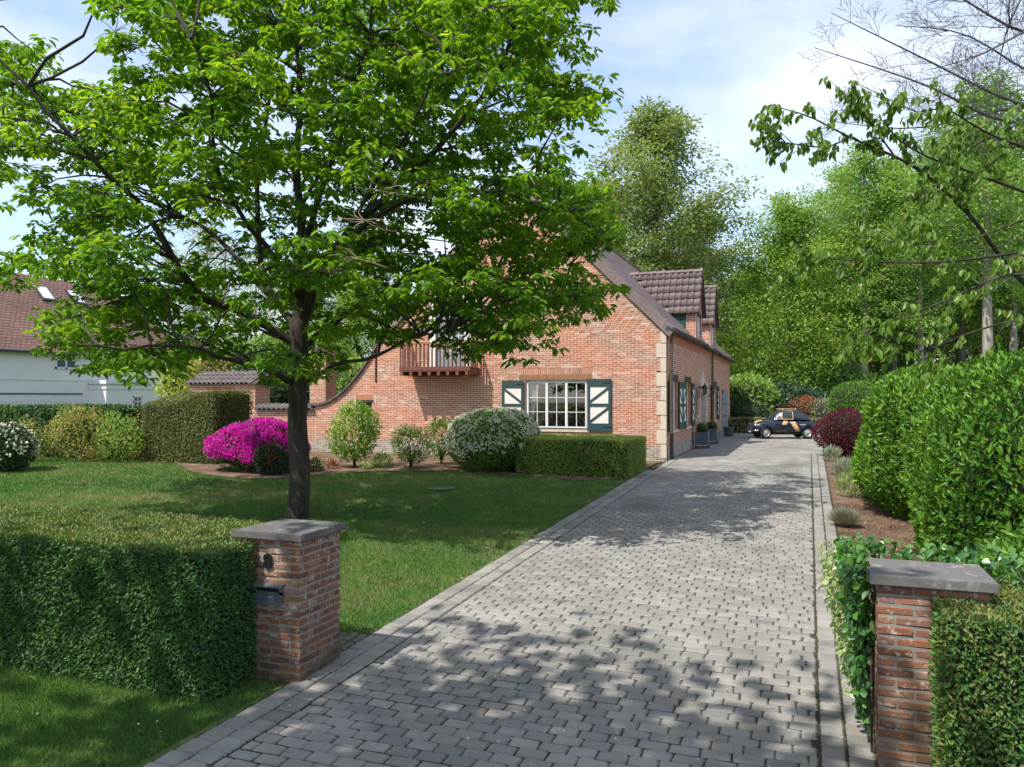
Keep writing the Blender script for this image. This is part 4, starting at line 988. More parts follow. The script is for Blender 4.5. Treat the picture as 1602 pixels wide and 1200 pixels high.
c = g2(688, 728)
bush('camellia_shrub', 'dark green shrub half hidden behind the white flowered viburnum', 'shrub', (c[0], c[1] + .1), .50, .42, .55, 'lf_shrub', 1100, .06, .035, lump=.22, seed=11, zc=.72, stems=5, core=False, depth=.3)
for k, (px, py, r_, lab, mt) in enumerate(((598, 733, .26, 'low leafy clump between the light green and the dark green shrub', 'lf_shrub'), (493, 737, .22, 'small plant right beside the tree trunk at the wall foot', 'lf_shrub'),
        (520, 734, .16, 'reddish seedling plant in the soil left of the light green shrub', 'lf_red'), (572, 735, .17, 'tiny pale plant in the soil just right of the light green shrub', 'lf_varieg'))):
    c = g2(px, py); bush('bed_plant', lab, 'plant', c, r_, r_ * .9, r_ * .8, mt, 900, .07, .035, seed=20 + k, core=False, depth=.15, zc=r_ * .7)
# shrubs along the left hedge
for k, (px, py, r_, h_, lab, mt) in enumerate(((118, 722, 1.15, 1.5, 'golden orange tipped azalea shrub in front of the dark boundary hedge', 'lf_yellow'), (172, 724, .75, 1.45, 'bright yellow green shrub beside the orange tipped one', 'lf_lime'),
        (203, 722, .50, 1.25, 'thin twiggy shrub with sparse pale leaves left of the clipped yew', 'lf_yellow'), (222, 716, .22, .4, 'small golden plant at the foot of the clipped yew', 'lf_gold'),
        (30, 724, .55, 1.2, 'peach coloured azalea behind the white rhododendron', 'lf_yellow'))):
    c = g2(px, py); bush('garden_shrub', lab, 'shrub', (c[0], c[1] + .3), r_, r_ * .7, h_ / 2, mt, 330 if k != 2 else 110, .085, .045, lump=.35, seed=30 + k, core=k in (3,), depth=.35, stems=6, zc=h_ * .52, jit=.9)
c = g2(4, 740); bush('rhododendron', 'white flowering rhododendron cut by the left picture edge', 'rhododendron', (c[0] - .3, c[1] + .3), .75, .7, .62, 'lf_dark', 700, .10, .035, seed=41, flowers=('fl_white', 70, .075, .06, .15, 'blossom'), zc=.62)
# right side
c = AT(1450, 700, 16.2)
bush('laurel_bush', 'big bright green clipped laurel mound nearest the courtyard on the right', 'laurel', (7.55, -6.6), 2.85, 2.7, 1.66, 'lf_laurel', 620, .105, .042, lump=.19, seed=50, sq=.72, fine=True, zc=.95, up=.5, out=.55, jit=.75, depth=.2, base=.60, corec=.93)
bush('laurel_bush', 'big rounded laurel mound in front, closest to the right gate pillar', 'laurel', (7.75, -11.3), 2.3, 2.6, 1.72, 'lf_laurel', 700, .10, .040, lump=.21, seed=51, sq=.72, fine=True, zc=.98, up=.5, out=.55, jit=.75, depth=.2, base=.55, corec=.93)
bush('laurel_shrub', 'loose leafy shrub behind the right gate pillar', 'shrub', (6.6, -15.3), 1.25, 1.2, .75, 'lf_laurel', 420, .10, .04, lump=.25, seed=52, fine=True, zc=.45, depth=.25, core=False, base=.35)
bush('topiary_dome', 'round clipped green dome standing behind the laurels', 'topiary', (lambda p: (p[0], p[1]))(AT(1340, 640, 31.5)), 1.0, 1.0, .92, 'lf_laurel', 700, .07, .035, lump=.05, seed=53, sq=.8, zc=1.55, base=.6, stems=3, corec=.95)
p = AT(1374, 640, 27.5); bush('clipped_column', 'pale yellow green clipped shrub between the dome and the laurels', 'topiary', (p[0], p[1]), .55, .7, .78, 'lf_lime', 800, .05, .03, lump=.06, seed=54, sq=.6, zc=.80, base=.8, corec=.95)
c = g2(1310, 716); bush('maple_shrub', 'burgundy red Japanese maple overhanging the right edge of the paving', 'maple', (c[0] + .25, c[1] + .3), .85, .95, .68, 'lf_burg', 1100, .06, .03, lump=.26, seed=55, zc=.78, stems=4, depth=.15, up=-.1, corec=.8)
for k, (px, py, r_, h_, mt, lab) in enumerate(((1318, 752, .28, .45, 'lf_silver', 'silvery strap leaved plant in the right bed below the maple'), (1330, 778, .33, .45, 'lf_varieg', 'cream variegated plant at the foot of the far laurel'), (1296, 722, .22, .35, 'lf_silver', 'small silver plant under the burgundy maple'))):
    c = g2(px, py); bush('bed_plant', lab, 'plant', (c[0] + .1, c[1]), r_, r_, h_ / 2, mt, 700, .16, .025, seed=60 + k, core=False, depth=.15, up=1.0, jit=.5)
# lavender
root = empty('lavender_clump', 'dry grey lavender clump on the right edge of the driveway', 'lavender'); c = G(1322, 826); n = 2600
D = rv(n); D[:, 2] = np.abs(D[:, 2]) + .55; D = nrm(D); m = MB(); leafmesh(m, A(c) + D * A([.33, .33, .3]) * R.random(n)[:, None] * .8, D, rv(n), .16, .008, R.random(n)); m.build('foliage', 'lf_lav', root)
# ivy on the right pillar
root = empty('ivy_plant', 'ivy draped over the left side and rear of the right gate pillar', 'ivy')
def ivycloud(n, fn, L, W, mat, nm):
    m = MB(); P, N = fn(n); D = N * .5 + A([0, 0, -.8]) + rv(n) * .55; leafmesh(m, P, D, N + rv(n) * .45, L * (.7 + .6 * R.random(n)), W * (.7 + .6 * R.random(n)), R.random(n), True); m.build(nm, mat, root)
def f1(n):
    y = -18.05 + 1.25 * R.random(n) ** .9; z = .12 + 1.22 * R.random(n) ** .75; w = .10 + .16 * np.clip((z - .1) / 1.1, 0, 1) * (.5 + .5 * np.clip((y + 18.05) / .5, 0, 1))
    x = 4.38 - w * R.random(n); kp = z > .55 - (y + 18) * .6 + .2 * np.sin(y * 9)
    P = np.stack([x, y, z], -1); N = np.tile(A([-1., -.35, .2]), (n, 1)); return P[kp | (R.random(n) < .35)], N[kp | (R.random(n) < .35)][:0] if False else N[:len(P[kp | (R.random(n) < .0)])]
def f1(n):
    y = -18.05 + 1.25 * R.random(n) ** .9; z = .12 + 1.22 * R.random(n) ** .75; w = .06 + .12 * np.clip((z - .1) / 1.1, 0, 1)
    kp = (z > .50 - (y + 18) * .6 + .2 * np.sin(y * 9)) | (R.random(n) < .25); x = 4.38 - w * R.random(n)
    P = np.stack([x, y, z], -1)[kp]; return P, np.tile(A([-1., -.35, .2]), (len(P), 1))
def ivy(n, fn, L, W, mat, nm):
    m = MB(); P, N = fn(n); k = len(P); D = N * .4 + A([0, 0, -.7]) + rv(k) * .6; leafmesh(m, P, D, N + rv(k) * .5, L * (.7 + .6 * R.random(k)), W * (.7 + .6 * R.random(k)), R.random(k), True); m.build(nm, mat, root)
ivy(1350, f1, .066, .055, 'lf_ivy', 'foliage')
def f2(n):
    P = np.stack([4.35 + 1.3 * R.random(n) ** 1.3, -17.45 + .45 * R.random(n), 1.05 + .32 * R.random(n)], -1); return P, np.tile(A([0, -.3, 1.]), (n, 1))
ivy(520, f2, .062, .052, 'lf_ivy', 'foliage')
def f3(n):
    y = -17.75 + 1.6 * R.random(n); z = .35 + .85 * R.random(n) ** .8; P = np.stack([4.30 - .20 * R.random(n) * z, y, z], -1); return P, np.tile(A([-1, -.2, .4]), (n, 1))
ivy(900, f3, .06, .035, 'lf_varieg', 'variegated_foliage')
m = MB()
for k in range(5): t = np.linspace(0, 1, 6)[:, None]; m.tube(A([4.36, -17.9 + .2 * k, .0]) + A([-.02, .1, 1.25]) * t + rv(6) * .02, .008, 4)
m.build('stem', 'bark', root)

# ------------------------------------------------------------------ trees
def spline(P, n=16):
    P = A(P); t = np.linspace(0, len(P) - 1, n); i = np.clip(t.astype(int), 0, len(P) - 2); f = (t - i)[:, None]
    p0 = P[np.clip(i - 1, 0, None)]; p1 = P[i]; p2 = P[i + 1]; p3 = P[np.clip(i + 2, None, len(P) - 1)]
    return .5 * ((2 * p1) + (-p0 + p2) * f + (2 * p0 - 5 * p1 + 4 * p2 - p3) * f ** 2 + (-p0 + 3 * p1 - 3 * p2 + p3) * f ** 3)
# the big front-lawn tree
TY = 14.36
tree = empty('lawn_tree', 'tall spreading green tree with a dark trunk on the front lawn', 'tree')
base = A(G(466, 812))
def limb(pts, dy, r0, r1, n=14):
    """pts in picture pixels, dy depth of each relative to the trunk"""
    P = [AT(px, py, TY + d) for (px, py), d in zip(pts, dy)]; S = spline(P, n); S[1:-1] += rv(n - 2) * .025; return S, np.linspace(r0, r1, n)
limbs = [
    ([(468, 812), (467, 740), (465, 660), (467, 590), (468, 525), (470, 490)], [0] * 6, .185, .15, 18, 10),
    ([(470, 505), (472, 430), (474, 360), (465, 280), (467, 200), (466, 110), (458, 20), (452, -90)], [0, 0, .1, .2, .3, .5, .8, 1.2], .13, .03, 18, 8),
    ([(474, 385), (488, 345), (510, 280), (532, 215), (552, 140), (575, 60), (590, -40)], [0, -.3, -.6, -1.0, -1.5, -2., -2.4], .09, .02, 14, 6),
    ([(468, 520), (440, 480), (414, 440), (404, 370), (402, 280), (420, 180), (425, 80), (420, -60)], [0, .3, .7, 1.0, 1.4, 1.8, 2.2, 2.6], .10, .025, 16, 7),
    ([(464, 540), (380, 490), (318, 465), (284, 425), (246, 355), (200, 300), (155, 262), (85, 185), (15, 105), (-60, 40)], [0, -.4, -.8, -1.1, -1.5, -1.8, -2.1, -2.4, -2.6, -2.8], .10, .02, 20, 7),
    ([(462, 510), (400, 440), (355, 385), (300, 345), (255, 320), (190, 270), (130, 250)], [0, .6, 1.2, 1.8, 2.3, 2.9, 3.4], .075, .018, 14, 6),
    ([(462, 600), (432, 585), (400, 572), (350, 560), (290, 540), (200, 545), (120, 540)], [0, -.6, -1.2, -2.0, -2.8, -3.4, -3.9], .075, .015, 14, 6),
    ([(472, 520), (488, 460), (510, 405), (562, 345), (640, 275), (700, 215), (762, 140), (800, 60), (830, -30)], [0, -.2, -.5, -.9, -1.3, -1.6, -1.9, -2.2, -2.5], .12, .025, 20, 8),
    ([(510, 405), (600, 330), (690, 300), (780, 300), (860, 330), (930, 355)], [-.5, -1.2, -1.8, -2.3, -2.7, -3.0], .07, .015, 14, 6),
    ([(474, 545), (530, 500), (600, 455), (680, 430), (760, 430), (840, 450), (900, 470)], [0, .4, .9, 1.4, 1.8, 2.2, 2.4], .08, .015, 14, 6),
    ([(474, 600), (520, 572), (580, 558), (640, 530), (700, 520)], [0, -.6, -1.1, -1.7, -2.2], .06, .015, 12, 6),
    ([(470, 470), (530, 410), (580, 380), (640, 370), (730, 380)], [0, 1.0, 2.0, 3.0, 3.8], .06, .012, 12, 6),
    ([(470, 470), (430, 400), (380, 340), (340, 260), (330, 160), (300, 60)], [0, -1.2, -2.2, -3.0, -3.6, -4.0], .07, .014, 12, 6),
    ([(560, 350), (620, 260), (650, 180), (700, 90), (760, 10)], [-.9, -.2, .6, 1.4, 2.2], .055, .012, 12, 6),
    ([(470, 330), (520, 230), (560, 120), (600, 20)], [.1, 1.2, 2.2, 3.2], .05, .012, 12, 5),
    ([(470, 500), (500, 430), (560, 330), (640, 200), (700, 80)], [0, -1.4, -2.6, -3.4, -4.0], .07, .014, 12, 6),
]
SK = []
m = MB()
for pts, dy, r0, r1, n, k in limbs:
    P, rr_ = limb(pts, dy, r0, r1, n)
    if r0 > .18: rr_ = rr_ * (1 + .25 * np.exp(-np.linspace(0, 1, n) * 14)); P[0] = base - A([0, 0, .1]); Pt, rt = P, rr_; continue
    rr_ = rr_ * .78; m.tube(P, rr_, k, r=.5); SK.append((P, rr_))
tm = MB(); tm.tube(Pt, rt, 14); tr = tm.build('trunk', 'bark', tree, smooth=True)
m.build('limbs', 'bark', tr, smooth=True)
SKP = np.concatenate([p for p, _ in SK])
# crown outline as seen from the gate; clusters are spread through the depth of the crown
crown = [(-80, 45), (20, 55), (62, 68), (72, 100), (64, 140), (100, 150), (125, 125), (190, 118), (215, 100), (210, 70), (235, 55), (240, 22), (135, 6), (130, -140), (955, -140), (958, 5), (905, 24), (934, 60), (922, 85), (890, 70), (884, 95), (905, 126), (946, 162), (922, 192), (872, 212), (830, 224), (878, 262), (920, 282), (960, 330), (966, 382), (932, 402), (948, 448), (918, 504), (896, 480), (868, 505), (842, 550), (803, 566), (755, 558), (716, 535), (690, 520), (668, 572), (618, 586), (596, 568), (560, 560), (530, 580), (494, 596), (440, 596), (405, 584), (372, 548), (336, 545), (285, 556), (230, 584), (182, 588), (100, 572), (52, 560), (120, 520), (46, 506), (130, 470), (60, 420), (25, 436), (-80, 430), (-80, 395), (10, 392), (60, 372), (95, 350), (80, 300), (40, 300), (0, 270), (-80, 270)]
CRX = A(crown)
def inpoly(x, y, P):
    c = np.zeros(len(x), bool); j = len(P) - 1
    for i in range(len(P)):
        xi, yi = P[i]; xj, yj = P[j]
        c ^= ((yi > y) != (yj > y)) & (x < (xj - xi) * (y - yi) / (yj - yi + 1e-12) + xi); j = i
    return c
N0 = 9000
cx = R.uniform(-80, 970, N0); cy = R.uniform(-140, 590, N0); ok = inpoly(cx, cy, CRX) & inpoly(cx, cy + np.where(cx > 560, 26, 8), CRX) & inpoly(cx - 14, cy, CRX) & inpoly(cx + 14, cy, CRX); cx, cy = cx[ok], cy[ok]
ux, uy = (cx - 470) / 560, (cy - 210) / 400
half = 4.4 * np.sqrt(np.clip(1.12 - ux ** 2 * .75 - np.clip(uy, -.9, 1) ** 2 * .6, .06, 1))
cd = R.uniform(-1, 1, len(cx)) * half; cd = np.where(cd < 0, cd * .92, cd * .8)
C3 = A([AT(a, b, TY + d_) for a, b, d_ in zip(cx, cy, cd)])
keep = clump(C3 * A([1, 1, 1.3]), 1.3, 78) > .36 + .06 * R.normal(size=len(cx))
for hx, hy, hr, pr in ((290, 345, 62, .7), (345, 430, 45, .5), (395, 330, 30, .5), (560, 320, 28, .6), (520, 540, 30, .6), (700, 495, 22, .5), (800, 350, 22, .8), (640, 515, 28, .7), (690, 560, 45, .95), (885, 400, 26, .6), (420, 570, 22, .6), (500, 590, 30, .9), (470, 120, 40, .3), (610, 420, 25, .4)):
    keep &= ~((np.hypot(cx - hx, cy - hy) < hr) & (R.random(len(cx)) < pr))
C3 = C3[keep]; pads = []
for c in C3:
    if len(pads) and np.min(np.linalg.norm((A(pads) - c) * A([1, 1, 1.7]), axis=1)) < .66: continue
    pads.append(c)
    if len(pads) > 620: break
pads = A(pads)
def proj(P):
    d = np.asarray(P) - CAM; y = -d[:, 0] * math.sin(YAW) + d[:, 1] * math.cos(YAW); x = d[:, 0] * math.cos(YAW) + d[:, 1] * math.sin(YAW); z = d[:, 2]
    return 801 + FPX * x / y, HZ - FPX * z / y, y
lx, ly, lz = proj(np.concatenate([SK[q][0][1:-3] for q in (0, 1, 2, 3, 4, 6, 12)])); qx, qy, qz = proj(pads); ok = np.ones(len(pads), bool)
for k in range(len(pads)):
    dd = np.hypot(lx - qx[k], ly - qy[k]); nr_ = dd < 38
    if nr_.any() and (lz[nr_] > qz[k]).any() and R.random() < .55: ok[k] = False
pads = pads[ok]; pads = pads[R.random(len(pads)) < .95]
m = MB(); CL = []; CR = []
for c in pads:
    dv_ = SKP - c; cost = np.linalg.norm(dv_ * A([1, 1, 1.2]), axis=1) + np.maximum(0, dv_[:, 2] + .1) * 1.2 + np.maximum(0, -dv_[:, 2] - .8 - .5 * np.hypot(dv_[:, 0], dv_[:, 1])) * 2; q = SKP[np.argmin(cost)]
    t = np.linspace(0, 1, 6)[:, None]; L_ = np.linalg.norm(c - q); rr_ = .46 + .28 * R.random(); col = R.normal() * .13
    if L_ < 2.5:
        P = q * (1 - t) + c * t + A([0, 0, 1]) * (np.sin(t * PI) * .10 * L_) + R.normal(size=(6, 3)) * .03 * L_ * np.sin(t * PI); m.tube(P, np.linspace(.012 + .008 * L_, .007, 6), 5, r=R.random())
    nc = 8 + int(rr_ * 9)
    a = R.random(nc) * 2 * PI; r_ = rr_ * np.sqrt(R.random(nc)); e = np.stack([r_ * np.cos(a), r_ * np.sin(a), .10 * R.normal(size=nc) - .38 * r_ ** 2 / rr_], -1) + c
    for k in range(0, nc, 2): m.tube([c, (c + e[k]) / 2 + A([0, 0, .04]), e[k]], [.008, .006, .003], 4, r=.5)
    CL.append(e); CR.append(np.full(nc, col))
m.build('twigs', 'bark', tr)
C3 = np.concatenate(CL); CR = np.concatenate(CR)
per = 14; Pc = np.repeat(C3, per, 0); n = len(Pc)
off = rv(n) * A([1, 1, .45]) * (.03 + .10 * R.random(n))[:, None]; P = Pc + off
D = nrm(off * A([1, 1, .4])) + A([0, 0, -.42]) + rv(n) * .32
cr_ = np.repeat(clump(C3, 1.5, 5) * .5 + .25 + CR + .07 * R.normal(size=len(C3)), per)
m = MB(); leafmesh(m, P, D, A([0, 0, 1.]) + rv(n) * .45, .15 * (.55 + .65 * R.random(n)), .076 * (.7 + .5 * R.random(n)), np.clip(-.02 + .85 * cr_ + .12 * R.normal(size=n), .01, .99), True)
m.build('crown', 'lf_main', tree); print('PADS', len(pads), 'LEAVES', n)
# dry fruit-stalk twigs in the middle of the crown
for px, py, d_ in ((600, 300, -3.2), (570, 345, -3.4), (490, 420, -2.4), (560, 405, -3.2), (180, 50, -2), (215, 75, -2)):
    q = AT(px, py, TY + d_ - .6); m = MB()
    for k in range(9):
        e = rv(1)[0] * A([.5, .5, .18]); m.tube(spline([q, q + e * .5 + rv(1)[0] * .05, q + e], 6), np.linspace(.008, .003, 6), 4)
    m.build('dry_twig', 'twig_pale', tr)

# trees of the wood: a few kinds, each built once and copied
def wood_tree(name, label, group, H, cr, z0, nl, ncl, per, L, W, mat, bark, tr_r, seed, flat=.55, lean=.3, spread=.5, cat='tree', limbs_=14, top=.65, droop=-.2):
    global R
    keepR = R; R = np.random.default_rng(seed); g = R
    root = empty(name, label, cat, group); m = MB(); n = 10
    T = np.stack([np.cumsum(g.normal(size=n)) * lean * .12, np.cumsum(g.normal(size=n)) * lean * .12, np.linspace(-.15, H * .93, n)], -1); m.tube(T, tr_r * (1 - np.linspace(0, .93, n)) ** .8 + .01, 9)
    t_ = m.build('trunk', bark, root, smooth=True); m = MB(); C = []
    for k in range(nl):
        f = z0 + (1 - z0) * ((k + .5) / nl) ** .85; z = H * f; rad_ = cr * (math.sin(PI * min(1, (f - z0) / (1 - z0) * .82 + .18)) ** top) * (.7 + .5 * g.random())
        a = k * 2.4 + g.random(); s = T[min(n - 1, int(f * .8 * n))] * A([1, 1, 0]) + A([0, 0, z * .88 - rad_ * .25])
        e = A([math.cos(a) * rad_, math.sin(a) * rad_, z]); P = spline([s, s * .5 + e * .5 + A([0, 0, rad_ * .08]), e], 7); m.tube(P, np.linspace(tr_r * .28 * (1 - f * .6), .015, 7), 5)
        nc = int(1.35 * ncl / nl); t = g.random(nc) ** .6; i = (t * 6).astype(int); q = P[i] + np.clip(g.normal(size=(nc, 3)), -1.35, 1.35) * A([spread, spread, spread * flat]) * rad_ * .42; C.append(q)
    
    if limbs_: m.build('limbs', bark, t_)
    C = np.concatenate(C); C = C[clump(C, 1.25, seed + 9) + .08 * g.normal(size=len(C)) > .40]; C = C[C[:, 2] > H * z0 * .7]; Pc = np.repeat(C, per, 0); n_ = len(Pc)
    off = g.normal(size=(n_, 3)) * A([1, 1, .45]) * L * 1.9; P = Pc + off
    m = MB(); leafmesh(m, P, nrm(off + rv(n_) * .1) + A([0, 0, droop]) + rv(n_) * .5, A([0, 0, 1.]) + rv(n_) * .7, L * (.6 + .8 * g.random(n_)), W * (.6 + .8 * g.random(n_)), np.clip(np.repeat(clump(C, 1.2, seed), per) * .75 + .12 + .09 * g.normal(size=n_), .01, .99))
    m.build('crown', mat, root); R = keepR; return root
def put(root, px, Y, rz=0., sc=1.):
    p = AT(px, 640, Y); root.location = (p[0], p[1], float(tz(p[0], p[1]))); root.rotation_euler = (0, 0, rz); root.scale = (sc,) * 3; return root
def cp(root, px, Y, rz, sc, label): p = AT(px, 640, Y); return copy_thing(root, (p[0], p[1], .55), rz, sc, label)
beech = put(wood_tree('beech_tree', 'tall olive green beech rising behind the house ridge', None, 20.5, 5.9, .22, 58, 3000, 15, .24, .15, 'lf_beech', 'bark2', .42, 101, spread=.36, flat=.35), 1025, 50)
GR = 'trees of the wood behind the courtyard'
oakA = put(wood_tree('oak_tree', 'bright green broad tree behind the courtyard, nearest the house end', GR, 14.8, 5.0, .14, 36, 2000, 20, .19, .12, 'lf_lime', 'bark2', .26, 102, spread=.6), 1236, 50)
woodB = put(wood_tree('woodland_tree', 'mid green woodland tree just right of the bright broad tree', GR, 18.5, 4.6, .34, 32, 1500, 18, .20, .12, 'lf_mid', 'bark2', .30, 103, spread=.6), 1330, 56)
woodC = put(wood_tree('woodland_tree', 'tall pale trunked tree rising above the laurels at the right', GR, 20, 4.2, .45, 24, 1000, 16, .21, .13, 'lf_mid', 'barkpale', .33, 104, spread=.6), 1546, 44)
pineD = put(wood_tree('pine_tree', 'dark blue green pine showing between the woodland trees', GR, 17, 3.2, .35, 26, 900, 12, .22, .07, 'lf_blue', 'barkpine', .25, 105, spread=.5), 1180, 86)
spec = [(oakA, 1290, 66, 1.2, 1.12, 'bright green tree in the second row of the wood above the red bush'), (oakA, 1415, 62, 2.9, 1.05, 'bright green tree above the round topiary dome'), (woodB, 1395, 52, 2.0, .96, 'slim woodland tree behind the topiary dome'),
        (woodB, 1460, 58, 4.0, 1.05, 'woodland tree above the middle of the laurels'), (woodB, 1530, 66, 5.3, 1.1, 'woodland tree behind the pale trunk'), (woodB, 1600, 58, .7, 1.0, 'woodland tree at the right picture edge'),
        (woodB, 1215, 80, 3.3, .95, 'distant woodland tree seen between the house end and the bright broad tree'), (woodC, 1340, 70, 1.0, .95, 'pale trunk deep in the wood left of the topiary dome'), (woodC, 1395, 60, 2.2, .85, 'pale trunk behind the topiary dome'),
        (woodC, 1478, 74, 3.0, 1.0, 'pale trunk deep in the wood above the laurels'), (woodC, 1440, 48, 4.4, .7, 'thin pale trunk just above the far laurel'), (woodC, 1585, 52, 5.1, .9, 'pale trunk close to the right picture edge'), (pineD, 1500, 80, 2.0, 1.1, 'dark pine far back in the wood on the right'),
        (pineD, 1372, 84, 4.0, 1.05, 'dark pine in the middle of the wood'), (pineD, 1290, 90, 5.0, 1.0, 'dark pine above the burgundy maple, far back'), (oakA, 1500, 78, .3, 1.25, 'broad bright tree at the back of the wood on the right'), (oakA, 1610, 80, 1.9, 1.3, 'broad bright tree at the back by the right picture edge'),
        (oakA, 1345, 92, 3.9, 1.3, 'broad tree closing the back of the wood'), (woodB, 1425, 96, 2.6, 1.4, 'tall tree closing the back of the wood on the right'), (woodC, 1352, 50, 4.1, .9, 'pale barked tree left of the topiary dome, near the front of the wood'), (woodC, 1412, 68, 3.3, 1.1, 'tall pale barked tree in the second row above the topiary dome'), (woodB, 1500, 54, 1.2, 1.12, 'tall woodland tree rising above the laurels'), (woodB, 1575, 66, 2.2, 1.3, 'tall woodland tree near the right picture edge'), (oakA, 1195, 62, 5.0, .85, 'light green tree just right of the house end'), (woodC, 1655, 62, .3, 1.0, 'pale trunk just beyond the right picture edge'),
        (pineD, 1152, 95, 1.3, .62, 'dark pine top just beside the house end')]
for k, (r_, px, Y, rz, sc, lab) in enumerate(spec): cp(r_, px, Y, rz, sc, lab)
GL = 'trees behind the neighbouring houses'
sp1 = put(wood_tree('spring_tree', 'pale half bare tree behind the lawn tree crown', GL, 19, 4.4, .25, 30, 900, 9, .20, .10, 'lf_pine', 'barkpale', .22, 106, spread=.6), 322, 74)
cp(sp1, 262, 80, 2.1, .95, 'pale half bare tree left of the other pale trees'); cp(sp1, 400, 84, 3.7, 1.0, 'pale half bare tree right behind the lawn tree limbs'); cp(sp1, 352, 96, 5.1, 1.15, 'furthest pale half bare tree behind the garden')
cp(pineD, 300, 66, .8, .62, 'dark conifer above the garden gateway'); cp(pineD, 545, 64, 2.0, 1.0, 'dark conifer seen through the crown right of the trunk'); cp(pineD, 600, 88, 3.0, 1.1, 'dark conifer behind the curved garden wall'); cp(pineD, 210, 92, 1.4, .85, 'dark conifer beyond the roof of the white house')
cp(beech, 480, 76, 1.0, .78, 'olive green tree behind the trunk of the lawn tree'); cp(beech, 60, 100, 2.0, .62, 'olive green tree far behind the white house'); cp(oakA, 560, 56, 4.4, .7, 'bright green tree in the back garden behind the wall'); cp(beech, 1090, 66, 4.2, .88, 'second olive green beech right behind the first one'); cp(beech, 940, 62, .6, .92, 'olive green beech showing left of the house ridge'); cp(beech, 1150, 92, 2.6, .8, 'olive green tree far behind the house end')
# back-garden shrubs seen over the wall
for px, py, Y, rx_, rz_, mt, lab, sd in ((306, 580, 40, 1.6, 1.9, 'lf_gold', 'golden yellow conifer shrub left above the gateway roof', 70), (352, 585, 36, 1.5, 1.5, 'lf_yellow', 'yellow green shrub above the gateway roof', 71), (432, 590, 34, 2.0, 1.75, 'lf_dark', 'dark green shrub behind the low garden wall', 72), (540, 590, 40, 1.8, 1.9, 'lf_lime', 'bright green shrub above the swooping wall', 73), (395, 560, 46, 2.4, 2.2, 'lf_mid', 'mid green shrub behind the gateway', 74), (500, 560, 50, 2.6, 2.6, 'lf_mid', 'mid green shrub behind the chimney', 75)):
    p = AT(px, py, Y); bush('back_garden_shrub', lab, 'shrub', (p[0], p[1]), rx_, rx_, rz_, mt, 170, .14, .08, lump=.3, seed=sd, depth=.4, corec=.8, zc=max(.6, p[2] - .3 - rz_ * .55))
# understorey beyond the courtyard
for k, (px, py, Y, rx_, rz_, mt, lab) in enumerate(((1165, 612, 45, 2.2, 1.55, 'lf_lime', 'light green layered maple at the house end of the far hedge'), (1215, 632, 46, 2.6, 1.4, 'lf_dark', 'dark rhododendron mound behind the vintage car'), (1262, 640, 43.5, 1.25, .95, 'lf_red', 'copper red photinia bush behind the car'), (1300, 640, 42.5, 1.1, 1.0, 'lf_silver', 'silver variegated shrub right of the red bush'),
        (1150, 645, 44, 1.6, 1.0, 'lf_dark', 'dark laurel by the house end'), (1330, 600, 50, 2.2, 2.0, 'lf_mid', 'green undergrowth behind the silver shrub'), (1285, 600, 58, 3.2, 2.4, 'lf_mid', 'soft green undergrowth below the bright tree'), (1225, 560, 60, 3.4, 3.6, 'lf_lime', 'pale green young tree mass beyond the rhododendron'), (1380, 630, 48, 2.4, 1.4, 'lf_dark', 'low dark undergrowth behind the topiary'),
        (1170, 560, 70, 3.2, 4.5, 'lf_lime', 'pale green young tree beside the house end'), (1440, 615, 62, 4, 1.4, 'lf_mid', 'undergrowth above the far laurel'), (1540, 615, 66, 5, 1.5, 'lf_mid', 'undergrowth below the pale trunk on the right'))):
    p = AT(px, py, Y); bush('understorey_shrub', lab, 'shrub', (p[0], p[1]), rx_, rx_ * .8, rz_, mt, 85 if rx_ > 2 else 300, .20 if rx_ > 2 else .10, .11 if rx_ > 2 else .05, lump=.28, seed=90 + k, depth=.4, corec=.82, zc=rz_ * .95)

# ------------------------------------------------------------------ overhanging cherry (trunk out of the frame at the right) and bare tree
def branchy(P0, D0, L0, r0, depth, g, mb, tips, bend=.25, kids=3, ang=.65, up=.0, k=5, minr=.003):
    n = 7; P = [P0]; d = D0 / np.linalg.norm(D0)
    for i in range(n): d = d + g.normal(size=3) * bend * .35 + A([0, 0, up * .1]); d /= np.linalg.norm(d); P.append(P[-1] + d * L0 / n)
    P = A(P); mb.tube(P, np.linspace(r0, max(minr, r0 * .45), n + 1), k if depth > 1 else 4); 
    if depth <= 1: tips.append(P)
    if depth == 0: return
    for q in range(kids):
        i = int((.25 + .72 * (q + g.random() * .8) / kids) * n); i = min(i, n); t = P[min(i + 1, n)] - P[max(i - 1, 0)]; t /= np.linalg.norm(t)
        s = np.cross(t, g.normal(size=3)); s /= np.linalg.norm(s); nd = t * math.cos(ang) + s * math.sin(ang) * (.8 + .4 * g.random())
        branchy(P[i], nd, L0 * (.45 + .25 * g.random()), max(minr, r0 * .55), depth - 1, g, mb, tips, bend, kids, ang, up, k, minr)
g = np.random.default_rng(5)
bare = empty('bare_tree', 'leafless dark branched tree reaching into the top right corner', 'tree'); mb = MB(); tips = []
trunk0 = A([16.5, -5.0, .45]); m = MB(); BT = AT(1640, -140, 18); Bp = spline([trunk0, trunk0 + A([-.5, 0, 3.5]), BT * .5 + trunk0 * .5 + A([0, 0, 1.5]), BT], 12); m.tube(Bp, np.linspace(.24, .12, 12), 8); bt = m.build('trunk', 'twig', bare, smooth=True)
